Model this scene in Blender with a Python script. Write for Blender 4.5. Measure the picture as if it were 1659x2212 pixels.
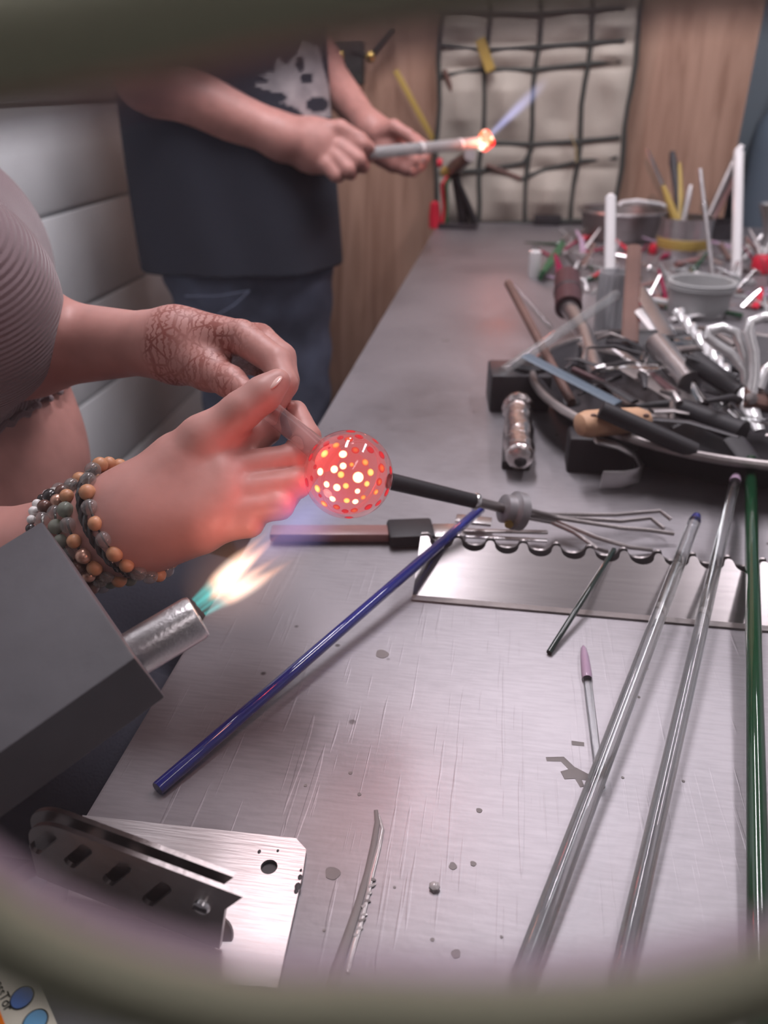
import bpy, math, random
import numpy as np
from mathutils import Vector, Matrix, Quaternion

for o in list(bpy.data.objects): bpy.data.objects.remove(o)
SC = bpy.context.scene
COL = SC.collection
R = math.radians
# ------------------------------------------------------------------ camera
W, H, FPX = 1659., 2212., 1700.
PITCH, YAW, CZ = R(28.5), R(8.7), .33
cam = bpy.data.cameras.new('camera'); camo = bpy.data.objects.new('camera', cam); COL.objects.link(camo)
camo.location = (0, 0, CZ); camo.rotation_euler = (R(90) - PITCH, 0, YAW)
cam.sensor_fit = 'VERTICAL'; cam.sensor_height = 36; cam.lens = FPX / H * 36
cam.clip_start = .004; cam.clip_end = 30
cam.dof.use_dof = True; cam.dof.focus_distance = .43; cam.dof.aperture_fstop = 7.2
SC.camera = camo
# ------------------------------------------------------------------ view, world, room lights
SC.view_settings.view_transform = 'Standard'; SC.view_settings.look = 'None'
SC.view_settings.exposure = 0.0; SC.view_settings.gamma = 1; SC.view_settings.use_curve_mapping = False
wd = bpy.data.worlds.new('world'); SC.world = wd; wd.use_nodes = True
wd.node_tree.nodes['Background'].inputs[0].default_value = (.8, .85, 1, 1)
wd.node_tree.nodes['Background'].inputs[1].default_value = .05

def area_light(name, loc, sx, sy, power, col, rot=(0, 0, 0)):
    l = bpy.data.lights.new(name, 'AREA'); l.shape = 'RECTANGLE'; l.size = sx; l.size_y = sy
    l.energy = power; l.color = col
    o = bpy.data.objects.new(name, l); COL.objects.link(o); o.location = loc; o.rotation_euler = rot
    return o
CEIL = 1.72
LAMPS = [((-.22, 1.15), 19), ((.78, 1.20), 13), ((.75, -.80), 1.6)]  # lamps over the tray and behind the viewer are unseen, added for fill
for (lx, ly), pw in LAMPS:
    area_light('tube_light', (lx, ly, CEIL - .115), .14, 1.2, pw, (.97, .95, 1.0))

cy_ = SC.cycles
cy_.max_bounces = 7; cy_.diffuse_bounces = 3; cy_.glossy_bounces = 3; cy_.transmission_bounces = 7; cy_.transparent_max_bounces = 16; cy_.volume_bounces = 0
cy_.caustics_reflective = False; cy_.caustics_refractive = False; cy_.volume_step_rate = 3; cy_.volume_max_steps = 96; cy_.sample_clamp_indirect = 6; cy_.adaptive_threshold = .02
# ------------------------------------------------------------------ projection helpers (world points from sight lines)
cp, sp = math.cos(PITCH), math.sin(PITCH); cy, sy_ = math.cos(YAW), math.sin(YAW)
CAMR = Vector((cy, sy_, 0)); CAMF = Vector((-sy_ * cp, cy * cp, -sp)); CAMU = Vector((-sy_ * sp, cy * sp, cp))
CAMP = Vector((0, 0, CZ))
def ray(x, y): return CAMF + CAMR * ((x - W / 2) / FPX) - CAMU * ((y - H / 2) / FPX)
def D(x, y, t): return CAMP + ray(x, y) * t
def P(x, y, z=0.):
    d = ray(x, y); return CAMP + d * ((z - CZ) / d.z)
def PYp(x, y, Y):
    d = ray(x, y); return CAMP + d * (Y / d.y)
def PXp(x, y, X):
    d = ray(x, y); return CAMP + d * (X / d.x)

# ------------------------------------------------------------------ materials
def mat(name, col, rough=.5, metal=0., trans=0., ior=1.45, emit=None, estr=0., sss=0., coat=0., spec=None, noise=0., nscale=20, bump=0., bscale=200, aniso=None, alpha=1.):
    m = bpy.data.materials.new(name); m.use_nodes = True
    nt = m.node_tree; b = nt.nodes['Principled BSDF']
    b.inputs['Base Color'].default_value = (*col, 1); b.inputs['Roughness'].default_value = rough
    b.inputs['Metallic'].default_value = metal; b.inputs['Transmission Weight'].default_value = trans
    b.inputs['IOR'].default_value = ior; b.inputs['Coat Weight'].default_value = coat
    b.inputs['Alpha'].default_value = alpha
    if spec is not None: b.inputs['Specular IOR Level'].default_value = spec
    if sss:
        b.inputs['Subsurface Weight'].default_value = sss
        b.inputs['Subsurface Radius'].default_value = (1, .35, .25); b.inputs['Subsurface Scale'].default_value = .006
    if emit:
        b.inputs['Emission Color'].default_value = (*emit, 1); b.inputs['Emission Strength'].default_value = estr
    tc = nt.nodes.new('ShaderNodeTexCoord'); src = tc.outputs['Object']
    if aniso:
        mp = nt.nodes.new('ShaderNodeMapping'); mp.inputs['Scale'].default_value = aniso
        nt.links.new(src, mp.inputs[0]); src = mp.outputs[0]
    if noise:
        n = nt.nodes.new('ShaderNodeTexNoise'); n.inputs['Scale'].default_value = nscale; n.inputs['Detail'].default_value = 5
        nt.links.new(src, n.inputs['Vector'])
        r = nt.nodes.new('ShaderNodeMapRange'); r.inputs[1].default_value = .3; r.inputs[2].default_value = .7
        r.inputs[3].default_value = 1 - noise; r.inputs[4].default_value = 1 + noise
        nt.links.new(n.outputs[0], r.inputs[0])
        mx = nt.nodes.new('ShaderNodeMix'); mx.data_type = 'RGBA'; mx.blend_type = 'MULTIPLY'; mx.inputs[0].default_value = 1
        mx.inputs[6].default_value = (*col, 1); nt.links.new(r.outputs[0], mx.inputs[7])
        nt.links.new(mx.outputs[2], b.inputs['Base Color'])
    if bump:
        n2 = nt.nodes.new('ShaderNodeTexNoise'); n2.inputs['Scale'].default_value = bscale; n2.inputs['Detail'].default_value = 4
        nt.links.new(src, n2.inputs['Vector'])
        bp = nt.nodes.new('ShaderNodeBump'); bp.inputs['Strength'].default_value = bump; bp.inputs['Distance'].default_value = .002
        nt.links.new(n2.outputs[0], bp.inputs['Height']); nt.links.new(bp.outputs[0], b.inputs['Normal'])
    return m
def nodes(m): return m.node_tree.nodes, m.node_tree.links, m.node_tree.nodes['Principled BSDF']
def ramp(ns, stops):
    r = ns.new('ShaderNodeValToRGB'); e = r.color_ramp.elements
    while len(e) < len(stops): e.new(.5)
    for k, (p, c) in enumerate(stops): e[k].position = p; e[k].color = (*c, 1) if len(c) == 3 else c
    return r

def steel_table():
    m = bpy.data.materials.new('brushed steel'); m.use_nodes = True
    ns, ln, b = nodes(m)
    tc = ns.new('ShaderNodeTexCoord'); ob = tc.outputs['Object']
    b.inputs['Metallic'].default_value = .72
    def noise(scale, det, vec=None, sc=None):
        n = ns.new('ShaderNodeTexNoise'); n.inputs['Scale'].default_value = scale; n.inputs['Detail'].default_value = det
        v = ob
        if sc:
            mp = ns.new('ShaderNodeMapping'); mp.inputs['Scale'].default_value = sc; ln.new(ob, mp.inputs[0]); v = mp.outputs[0]
        ln.new(v, n.inputs['Vector']); return n.outputs[0]
    big = noise(5, 6); fine = noise(60, 6, sc=(1, 8, 1)); spk = noise(420, 2)
    a = ns.new('ShaderNodeMath'); a.operation = 'MULTIPLY_ADD'; a.inputs[1].default_value = .5; ln.new(fine, a.inputs[0]); ln.new(big, a.inputs[2])
    r = ramp(ns, [(.45, (.215, .205, .215)), (.85, (.32, .305, .32))]); ln.new(a.outputs[0], r.inputs[0])
    # small dark specks and smudges of soot
    s1 = ns.new('ShaderNodeTexVoronoi'); s1.inputs['Scale'].default_value = 34; ln.new(ob, s1.inputs['Vector'])
    rr = ramp(ns, [(.05, (.3, .28, .27)), (.085, (1, 1, 1))]); ln.new(s1.outputs['Distance'], rr.inputs[0])
    mk = ramp(ns, [(.52, (0, 0, 0)), (.60, (1, 1, 1))]); ln.new(noise(9, 3), mk.inputs[0])
    mx = ns.new('ShaderNodeMix'); mx.data_type = 'RGBA'; mx.blend_type = 'MULTIPLY'
    ln.new(mk.outputs[0], mx.inputs[0]); ln.new(r.outputs[0], mx.inputs[6]); ln.new(rr.outputs[0], mx.inputs[7])
    ln.new(mx.outputs[2], b.inputs['Base Color'])
    ro = ns.new('ShaderNodeMapRange'); ro.inputs[1].default_value = .3; ro.inputs[2].default_value = .7; ro.inputs[3].default_value = .36; ro.inputs[4].default_value = .50
    ln.new(a.outputs[0], ro.inputs[0]); ln.new(ro.outputs[0], b.inputs['Roughness'])
    # scratches
    bps = None
    for ang, sc in ((R(20), 1), (R(-35), 1.3), (R(75), .8)):
        mp = ns.new('ShaderNodeMapping'); mp.inputs['Rotation'].default_value = (0, 0, ang); mp.inputs['Scale'].default_value = (260 * sc, 9 * sc, 1)
        ln.new(ob, mp.inputs[0])
        n = ns.new('ShaderNodeTexNoise'); n.inputs['Scale'].default_value = 1; n.inputs['Detail'].default_value = 2; ln.new(mp.outputs[0], n.inputs['Vector'])
        rp = ramp(ns, [(.66, (0, 0, 0)), (.70, (1, 1, 1))]); ln.new(n.outputs[0], rp.inputs[0])
        if bps is None: bps = rp.outputs[0]
        else:
            ad = ns.new('ShaderNodeMath'); ad.operation = 'ADD'; ln.new(bps, ad.inputs[0]); ln.new(rp.outputs[0], ad.inputs[1]); bps = ad.outputs[0]
    ad = ns.new('ShaderNodeMath'); ad.operation = 'MULTIPLY_ADD'; ad.inputs[1].default_value = .6; ln.new(spk, ad.inputs[0]); ln.new(bps, ad.inputs[2])
    bp = ns.new('ShaderNodeBump'); bp.inputs['Strength'].default_value = .12; bp.inputs['Distance'].default_value = .0008
    ln.new(ad.outputs[0], bp.inputs['Height']); ln.new(bp.outputs[0], b.inputs['Normal'])
    return m

def plywood():
    m = bpy.data.materials.new('plywood'); m.use_nodes = True
    ns, ln, b = nodes(m); tc = ns.new('ShaderNodeTexCoord')
    mp = ns.new('ShaderNodeMapping'); mp.inputs['Scale'].default_value = (9, 9, .8); ln.new(tc.outputs['Object'], mp.inputs[0])
    n = ns.new('ShaderNodeTexNoise'); n.inputs['Scale'].default_value = 2.2; n.inputs['Detail'].default_value = 5; n.inputs['Distortion'].default_value = 1.2
    ln.new(mp.outputs[0], n.inputs['Vector'])
    r = ramp(ns, [(.30, (.30, .17, .115)), (.47, (.43, .265, .19)), (.62, (.49, .31, .225)), (.8, (.36, .20, .14))]); ln.new(n.outputs[0], r.inputs[0])
    v = ns.new('ShaderNodeTexVoronoi'); v.inputs['Scale'].default_value = 3.1
    mp2 = ns.new('ShaderNodeMapping'); mp2.inputs['Scale'].default_value = (1.3, 1, .8); ln.new(tc.outputs['Object'], mp2.inputs[0]); ln.new(mp2.outputs[0], v.inputs['Vector'])
    k = ramp(ns, [(.03, (.45, .35, .32)), (.10, (1, 1, 1))]); ln.new(v.outputs['Distance'], k.inputs[0])
    mx = ns.new('ShaderNodeMix'); mx.data_type = 'RGBA'; mx.blend_type = 'MULTIPLY'; mx.inputs[0].default_value = 1
    ln.new(r.outputs[0], mx.inputs[6]); ln.new(k.outputs[0], mx.inputs[7]); ln.new(mx.outputs[2], b.inputs['Base Color'])
    b.inputs['Roughness'].default_value = .6
    return m

def skin_mat():
    m = mat('skin', (.50, .245, .21), .48, sss=.12, noise=.10, nscale=45, bump=.04, bscale=300)
    ns, ln, b = nodes(m)
    old = b.inputs['Base Color'].links[0].from_socket
    at = ns.new('ShaderNodeAttribute'); at.attribute_name = 'henna'
    tc = ns.new('ShaderNodeTexCoord')
    v = ns.new('ShaderNodeTexVoronoi'); v.inputs['Scale'].default_value = 85; v.feature = 'DISTANCE_TO_EDGE'; ln.new(tc.outputs['Object'], v.inputs['Vector'])
    r1 = ramp(ns, [(.035, (1, 1, 1)), (.075, (0, 0, 0))]); ln.new(v.outputs['Distance'], r1.inputs[0])
    w = ns.new('ShaderNodeTexWave'); w.inputs['Scale'].default_value = 70; w.inputs['Distortion'].default_value = 6; w.inputs['Detail'].default_value = 2; w.inputs['Detail Scale'].default_value = 4
    ln.new(tc.outputs['Object'], w.inputs['Vector'])
    r2 = ramp(ns, [(.68, (0, 0, 0)), (.8, (1, 1, 1))]); ln.new(w.outputs['Fac'], r2.inputs[0])
    mxx = ns.new('ShaderNodeMath'); mxx.operation = 'MAXIMUM'; ln.new(r1.outputs[0], mxx.inputs[0]); ln.new(r2.outputs[0], mxx.inputs[1])
    mu = ns.new('ShaderNodeMath'); mu.operation = 'MULTIPLY'; ln.new(mxx.outputs[0], mu.inputs[0]); hn_ = ns.new('ShaderNodeTexNoise'); hn_.inputs['Scale'].default_value = 60; ln.new(tc.outputs['Object'], hn_.inputs['Vector']); hr_ = ramp(ns, [(.38, (.35, .35, .35)), (.62, (1, 1, 1))]); ln.new(hn_.outputs[0], hr_.inputs[0]); hm_ = ns.new('ShaderNodeMath'); hm_.operation = 'MULTIPLY'; ln.new(hr_.outputs[0], hm_.inputs[0]); ln.new(at.outputs['Fac'], hm_.inputs[1]); ln.new(hm_.outputs[0], mu.inputs[1])
    mx = ns.new('ShaderNodeMix'); mx.data_type = 'RGBA'; ln.new(mu.outputs[0], mx.inputs[0]); ln.new(old, mx.inputs[6]); mx.inputs[7].default_value = (.29, .085, .065, 1)
    ln.new(mx.outputs[2], b.inputs['Base Color'])
    return m

def ribbed_mat():
    m = mat('ribbed knit', (.20, .135, .145), .85)
    ns, ln, b = nodes(m); tc = ns.new('ShaderNodeTexCoord')
    at = ns.new('ShaderNodeAttribute'); at.attribute_name = 'rib'
    s = ns.new('ShaderNodeMath'); s.operation = 'SINE'
    ln.new(at.outputs['Fac'], s.inputs[0])
    n = ns.new('ShaderNodeTexNoise'); n.inputs['Scale'].default_value = 700; ln.new(tc.outputs['Object'], n.inputs['Vector'])
    a = ns.new('ShaderNodeMath'); a.operation = 'MULTIPLY_ADD'; a.inputs[1].default_value = .5; ln.new(n.outputs[0], a.inputs[0]); ln.new(s.outputs[0], a.inputs[2])
    bp = ns.new('ShaderNodeBump'); bp.inputs['Strength'].default_value = .45; bp.inputs['Distance'].default_value = .0010
    ln.new(a.outputs[0], bp.inputs['Height']); ln.new(bp.outputs[0], b.inputs['Normal'])
    b.inputs['Sheen Weight'].default_value = .4
    return m

def thin_glass(name, tint=(.93, .96, .96), rough=.03, haze=0., hcol=(.8, .8, .8)):
    """clear glass that lets light straight through, with fresnel reflection"""
    m = bpy.data.materials.new(name); m.use_nodes = True; ns, ln = m.node_tree.nodes, m.node_tree.links
    ns.clear(); out = ns.new('ShaderNodeOutputMaterial'); tr = ns.new('ShaderNodeBsdfTransparent'); tr.inputs[0].default_value = (*tint, 1)
    gl = ns.new('ShaderNodeBsdfGlossy'); gl.inputs['Roughness'].default_value = rough
    fr = ns.new('ShaderNodeFresnel'); fr.inputs['IOR'].default_value = 1.5
    ge = ns.new('ShaderNodeNewGeometry'); mm = ns.new('ShaderNodeMath'); mm.operation = 'MULTIPLY'; m1 = ns.new('ShaderNodeMath'); m1.operation = 'SUBTRACT'; m1.inputs[0].default_value = 1
    ln.new(ge.outputs['Backfacing'], m1.inputs[1]); ln.new(m1.outputs[0], mm.inputs[0]); ln.new(fr.outputs[0], mm.inputs[1])
    mx = ns.new('ShaderNodeMixShader'); ln.new(mm.outputs[0], mx.inputs[0]); ln.new(tr.outputs[0], mx.inputs[1]); ln.new(gl.outputs[0], mx.inputs[2])
    last = mx.outputs[0]
    if haze:
        df = ns.new('ShaderNodeBsdfDiffuse'); df.inputs[0].default_value = (*hcol, 1)
        m2 = ns.new('ShaderNodeMixShader'); m2.inputs[0].default_value = haze; ln.new(last, m2.inputs[1]); ln.new(df.outputs[0], m2.inputs[2]); last = m2.outputs[0]
    ln.new(last, out.inputs[0]); return m

def emitter(name, stops, strength, r=1.):
    """glowing dot: colour runs from the middle of the dot to its edge"""
    m = bpy.data.materials.new(name); m.use_nodes = True; ns, ln = m.node_tree.nodes, m.node_tree.links
    ns.clear(); out = ns.new('ShaderNodeOutputMaterial'); em = ns.new('ShaderNodeEmission'); em.inputs[1].default_value = strength
    tc = ns.new('ShaderNodeTexCoord'); L = ns.new('ShaderNodeVectorMath'); L.operation = 'LENGTH'
    sx = ns.new('ShaderNodeVectorMath'); sx.operation = 'MULTIPLY'; sx.inputs[1].default_value = (1 / r, 1 / r, 0)
    ln.new(tc.outputs['Object'], sx.inputs[0]); ln.new(sx.outputs[0], L.inputs[0])
    rp = ramp(ns, stops); ln.new(L.outputs['Value'], rp.inputs[0]); ln.new(rp.outputs[0], em.inputs[0]); ln.new(em.outputs[0], out.inputs[0])
    return m

def flame_volume(name, length, r0, stops, strength, power=2., env=((0, 0), (.08, 1), (.6, .8), (1, 0))):
    """volume emission in object space: flame runs along local +Z, width grows from r0 at the base to 2*r0, fades at its rim"""
    m = bpy.data.materials.new(name); m.use_nodes = True; ns, ln = m.node_tree.nodes, m.node_tree.links
    ns.clear(); out = ns.new('ShaderNodeOutputMaterial')
    tc = ns.new('ShaderNodeTexCoord'); sx = ns.new('ShaderNodeSeparateXYZ'); ln.new(tc.outputs['Object'], sx.inputs[0])
    def mth(op, a, b=None, c=None):
        n = ns.new('ShaderNodeMath'); n.operation = op
        for i, v in enumerate((a, b, c)):
            if v is None: continue
            if isinstance(v, (int, float)): n.inputs[i].default_value = v
            else: ln.new(v, n.inputs[i])
        return n.outputs[0]
    z = mth('DIVIDE', sx.outputs[2], length)
    rr = mth('SQRT', mth('ADD', mth('MULTIPLY', sx.outputs[0], sx.outputs[0]), mth('MULTIPLY', sx.outputs[1], sx.outputs[1])))
    w = ns.new('ShaderNodeFloatCurve')
    c = w.mapping.curves[0]
    prof = PROF[name.split('.')[0]]
    c.points[0].location = prof[0]; c.points[1].location = prof[-1]
    for p in prof[1:-1]: c.points.new(*p)
    w.mapping.update(); ln.new(z, w.inputs['Value'])
    rn = mth('DIVIDE', rr, mth('MULTIPLY', mth('MAXIMUM', w.outputs[0], .001), r0))
    fall = mth('POWER', mth('MAXIMUM', mth('SUBTRACT', 1, rn), 0), power)
    rc = ramp(ns, stops); ln.new(z, rc.inputs[0])
    ev = ramp(ns, [(p, (v, v, v)) for p, v in env]); ln.new(z, ev.inputs[0])
    st = mth('MULTIPLY', mth('MULTIPLY', fall, ev.outputs[0]), strength)
    em = ns.new('ShaderNodeEmission'); ln.new(rc.outputs[0], em.inputs[0]); ln.new(st, em.inputs[1]); ln.new(em.outputs[0], out.inputs['Volume'])
    return m
PROF = {}

MT = {}
MT['table'] = steel_table()
MT['ply'] = plywood()
MT['skin'] = skin_mat()
MT['rib'] = ribbed_mat()
MT['block'] = mat('painted block', (.80, .83, .84), .55, noise=.06, nscale=6, bump=.5, bscale=160)
MT['mortar'] = mat('painted joint', (.60, .62, .63), .7)
MT['floor'] = mat('concrete floor', (.09, .09, .10), .7, noise=.3, nscale=6, bump=.3, bscale=60)
MT['ceiling'] = mat('ceiling paint', (.78, .76, .76), .8)
MT['wall'] = mat('wall paint', (.62, .62, .64), .7, noise=.05, nscale=3)
MT['bluewall'] = mat('blue grey paint', (.24, .30, .34), .6)
MT['steel'] = mat('steel', (.60, .58, .58), .30, 1, noise=.12, nscale=30, bump=.15, bscale=500)
MT['brushed'] = mat('brushed aluminium', (.40, .38, .38), .42, 1, noise=.10, nscale=8, aniso=(3, 60, 3), bump=.15, bscale=12)
MT['darksteel'] = mat('darkened steel', (.30, .275, .27), .42, 1, noise=.2, nscale=25, bump=.12, bscale=300)
MT['chrome'] = mat('polished steel', (.85, .85, .85), .2, 1)
MT['foil'] = mat('foil', (.78, .72, .70), .22, 1, bump=.9, bscale=110)
MT['black'] = mat('black metal', (.030, .028, .032), .45, noise=.3, nscale=15, bump=.1, bscale=200)
MT['graphite'] = mat('graphite', (.075, .073, .080), .6, .0, noise=.22, nscale=16, bump=.2, bscale=90)
MT['rubber'] = mat('black rubber', (.018, .017, .02), .55)
MT['maroon'] = mat('dark maroon plastic', (.075, .03, .035), .4)
MT['white'] = mat('opaque white glass', (.82, .80, .80), .18, coat=.5)
MT['tub'] = mat('frosted plastic', (.55, .56, .56), .4, trans=.25)
MT['wood'] = mat('pale wood', (.55, .33, .20), .55, noise=.18, nscale=14, aniso=(1, 6, 6))
MT['brownwood'] = mat('brown wood', (.14, .075, .06), .5, noise=.2, nscale=14)
MT['yellow'] = mat('yellow plastic', (.48, .34, .09), .45)
MT['brass'] = mat('brass', (.75, .52, .16), .28, 1)
MT['red'] = mat('red plastic', (.65, .02, .05), .35)
MT['magenta'] = mat('magenta glass', (.45, .03, .10), .15, trans=.4)
MT['greenplastic'] = mat('green plastic', (.03, .12, .05), .4)
MT['denim'] = mat('worn denim', (.10, .12, .175), .85, noise=.35, nscale=12, bump=.5, bscale=700)
MT['navy'] = mat('dark trousers', (.018, .020, .032), .85, bump=.3, bscale=500)
MT['tarp'] = mat('canvas cloth', (.47, .43, .37), .75, noise=.12, nscale=7, bump=.25, bscale=40)
MT['strap'] = mat('dark strap', (.05, .055, .05), .7)
MT['cylinder'] = mat('blue grey enamel', (.11, .15, .19), .4)
MT['glass'] = mat('clear glass', (.95, .97, .97), .015, trans=1, ior=1.47)
MT['rodglass'] = thin_glass('rod glass clear', (.90, .92, .92))
def _rod():
    m = MT['rodglass']; ns, ln = m.node_tree.nodes, m.node_tree.links; out = next(n for n in ns if n.type == 'OUTPUT_MATERIAL'); old = out.inputs[0].links[0].from_socket
    g = ns.new('ShaderNodeBsdfGlass'); g.inputs['IOR'].default_value = 1.47; g.inputs['Roughness'].default_value = .02; g.inputs['Color'].default_value = (.95, .97, .97, 1)
    mx = ns.new('ShaderNodeMixShader'); mx.inputs[0].default_value = .72; ln.new(old, mx.inputs[1]); ln.new(g.outputs[0], mx.inputs[2]); ln.new(mx.outputs[0], out.inputs[0])
_rod()
MT['hazyglass'] = thin_glass('hazy glass', (.80, .82, .82), .05, .30, (.74, .74, .74))
MT['restmetal'] = mat('rest metal', (.20, .185, .185), .27, .85, noise=.08, nscale=8, aniso=(3, 60, 3))
MT['tubeglass'] = thin_glass('tube glass', (.84, .86, .86), .05, .14, (.74, .74, .74))
MT['greymetal'] = mat('grey cast metal', (.33, .32, .33), .45, .6)
MT['glass2'] = thin_glass('thin clear glass', (.88, .90, .90))
MT['blueglass'] = mat('cobalt glass', (.035, .045, .30), .06, trans=.45, ior=1.47, coat=.6)
MT['greenglass'] = mat('dark green glass', (.012, .075, .03), .08, trans=.35, ior=1.47, coat=.6)
MT['blackgreen'] = mat('black green glass', (.015, .03, .025), .12, coat=.4)
MT['lilac'] = mat('lilac glass', (.56, .40, .54), .12, trans=.25, coat=.4)
MT['pinkhandle'] = mat('pink brown handle', (.28, .15, .14), .35, noise=.15, nscale=30)
MT['olive'] = mat('olive plastic', (.235, .225, .16), .55, spec=.3)
MT['hair'] = mat('brown hair', (.045, .028, .02), .6, bump=.6, bscale=250, aniso=(8, 8, 1))
MT['nail'] = mat('finger nail', (.70, .42, .37), .25, coat=.4)
MT['stain'] = mat('soot stain', (.19, .175, .17), .6, .3)
MT['residue'] = mat('clear residue', (.62, .59, .58), .12, trans=.35, coat=.5)
MT['satin'] = mat('satin silver', (.72, .72, .72), .3, .55, bump=.2, bscale=260)
MT['lips'] = mat('lips', (.45, .17, .16), .4)
MT['sand'] = mat('ceramic', (.6, .58, .55), .5)

# ------------------------------------------------------------------ mesh building
class MB:
    def __init__(s): s.v = []; s.f = []
    def add(s, v, f):
        n = len(s.v); s.v += [Vector(x) for x in v]; s.f += [tuple(i + n for i in q) for q in f]; return s
    def box(s, c, h, rot=None):
        vs = [Vector((x * h[0], y * h[1], z * h[2])) for x in (-1, 1) for y in (-1, 1) for z in (-1, 1)]
        if rot is not None: vs = [rot @ v for v in vs]
        return s.add([v + Vector(c) for v in vs], [(0, 1, 3, 2), (4, 6, 7, 5), (0, 4, 5, 1), (2, 3, 7, 6), (0, 2, 6, 4), (1, 5, 7, 3)])
    def tube(s, pts, rad, seg=16, cap=True, flat=1., up=None):
        pts = [Vector(p) for p in pts]; n = len(pts)
        if isinstance(rad, (int, float)): rad = [rad] * n
        tg = [(pts[min(i + 1, n - 1)] - pts[max(i - 1, 0)]).normalized() for i in range(n)]
        u = Vector(up) if up is not None else (Vector((0, 0, 1)) if abs(tg[0].z) < .9 else Vector((1, 0, 0)))
        u = (u - tg[0] * u.dot(tg[0])).normalized(); V = []; Fc = []
        for i in range(n):
            u = (u - tg[i] * u.dot(tg[i])).normalized(); w = tg[i].cross(u)
            for k in range(seg):
                a = 2 * math.pi * k / seg; V.append(pts[i] + (u * math.cos(a) * flat + w * math.sin(a)) * rad[i])
        for i in range(n - 1):
            for k in range(seg): Fc.append((i * seg + k, i * seg + (k + 1) % seg, (i + 1) * seg + (k + 1) % seg, (i + 1) * seg + k))
        if cap: Fc += [tuple(range(seg - 1, -1, -1)), tuple(range((n - 1) * seg, n * seg))]
        return s.add(V, Fc)
    def lathe(s, prof, org, axis=(0, 0, 1), seg=32, closed=False):
        ax = Vector(axis).normalized(); q = Vector((0, 0, 1)).rotation_difference(ax); n = len(prof); V = []; Fc = []
        for r, z in prof:
            for k in range(seg):
                a = 2 * math.pi * k / seg; V.append(q @ Vector((r * math.cos(a), r * math.sin(a), z)) + Vector(org))
        for i in range(n if closed else n - 1):
            j = (i + 1) % n
            for k in range(seg): Fc.append((i * seg + k, i * seg + (k + 1) % seg, j * seg + (k + 1) % seg, j * seg + k))
        if not closed: Fc += [tuple(range(seg - 1, -1, -1)), tuple(range((n - 1) * seg, n * seg))]
        return s.add(V, Fc)
    def ball(s, c, r, seg=20, ring=12, q=None):
        r = (r, r, r) if isinstance(r, (int, float)) else r; V = []; Fc = []
        for i in range(ring + 1):
            a = math.pi * i / ring
            for k in range(seg):
                b = 2 * math.pi * k / seg; v = Vector((r[0] * math.sin(a) * math.cos(b), r[1] * math.sin(a) * math.sin(b), r[2] * math.cos(a)))
                V.append((q @ v if q is not None else v) + Vector(c))
        for i in range(ring):
            for k in range(seg): Fc.append((i * seg + k, (i + 1) * seg + k, (i + 1) * seg + (k + 1) % seg, i * seg + (k + 1) % seg))
        return s.add(V, Fc)
    def prism(s, poly, org, ex, ey, th):
        """polygon in the plane (ex, ey) at org, extruded by th along ex x ey"""
        ex, ey = Vector(ex), Vector(ey); ez = ex.cross(ey).normalized(); org = Vector(org); n = len(poly)
        a = [org + ex * p[0] + ey * p[1] for p in poly]; b = [v + ez * th for v in a]
        return s.add(a + b, [tuple(range(n - 1, -1, -1)), tuple(range(n, 2 * n))] + [(i, (i + 1) % n, n + (i + 1) % n, n + i) for i in range(n)])
    def build(s, name, m, parent=None, smooth=35, bevel=0., loc=None):
        me = bpy.data.meshes.new(name); org = Vector((0, 0, 0))
        if parent is not None: org = ABS[parent.name]
        elif loc is not None: org = Vector(loc)
        elif s.v:
            org = Vector((sum(v.x for v in s.v) / len(s.v), sum(v.y for v in s.v) / len(s.v), min(v.z for v in s.v)))
        me.from_pydata([v - org for v in s.v], [], s.f); me.validate(); me.update()
        import bmesh
        bm = bmesh.new(); bm.from_mesh(me); bmesh.ops.remove_doubles(bm, verts=bm.verts, dist=1e-6); bmesh.ops.recalc_face_normals(bm, faces=bm.faces)
        if bevel: bmesh.ops.bevel(bm, geom=[e for e in bm.edges if len(e.link_faces) == 2 and e.calc_face_angle(0) > R(40)], offset=bevel, segments=2, profile=.5, affect='EDGES', clamp_overlap=True)
        bm.to_mesh(me); bm.free()
        if smooth: me.shade_smooth(); me.set_sharp_from_angle(angle=R(smooth))
        me.materials.append(MT[m] if isinstance(m, str) else m)
        o = bpy.data.objects.new(name, me); COL.objects.link(o)
        if parent is not None: o.parent = parent; ABS[o.name] = ABS[parent.name]
        else: o.location = org; ABS[o.name] = org
        return o
ABS = {}
def tag(o, label, cat, group=None):
    o['label'] = label; o['category'] = cat
    if group: o['group'] = group
    return o
def thing(name, label, cat, loc=(0, 0, 0), group=None):
    o = bpy.data.objects.new(name, None); COL.objects.link(o); o.location = loc; o.empty_display_size = .02
    ABS[o.name] = Vector(loc); return tag(o, label, cat, group)
def struct(o): o['kind'] = 'structure'; return o
def link_copy(me, name, parent, loc, q=None, sc=None):
    o = bpy.data.objects.new(name, me); COL.objects.link(o); o.parent = parent
    o.location = Vector(loc) - ABS[parent.name]; ABS[o.name] = Vector(loc)
    if q is not None: o.rotation_mode = 'QUATERNION'; o.rotation_quaternion = q
    if sc is not None: o.scale = sc if not isinstance(sc, (int, float)) else (sc,) * 3
    return o

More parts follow.
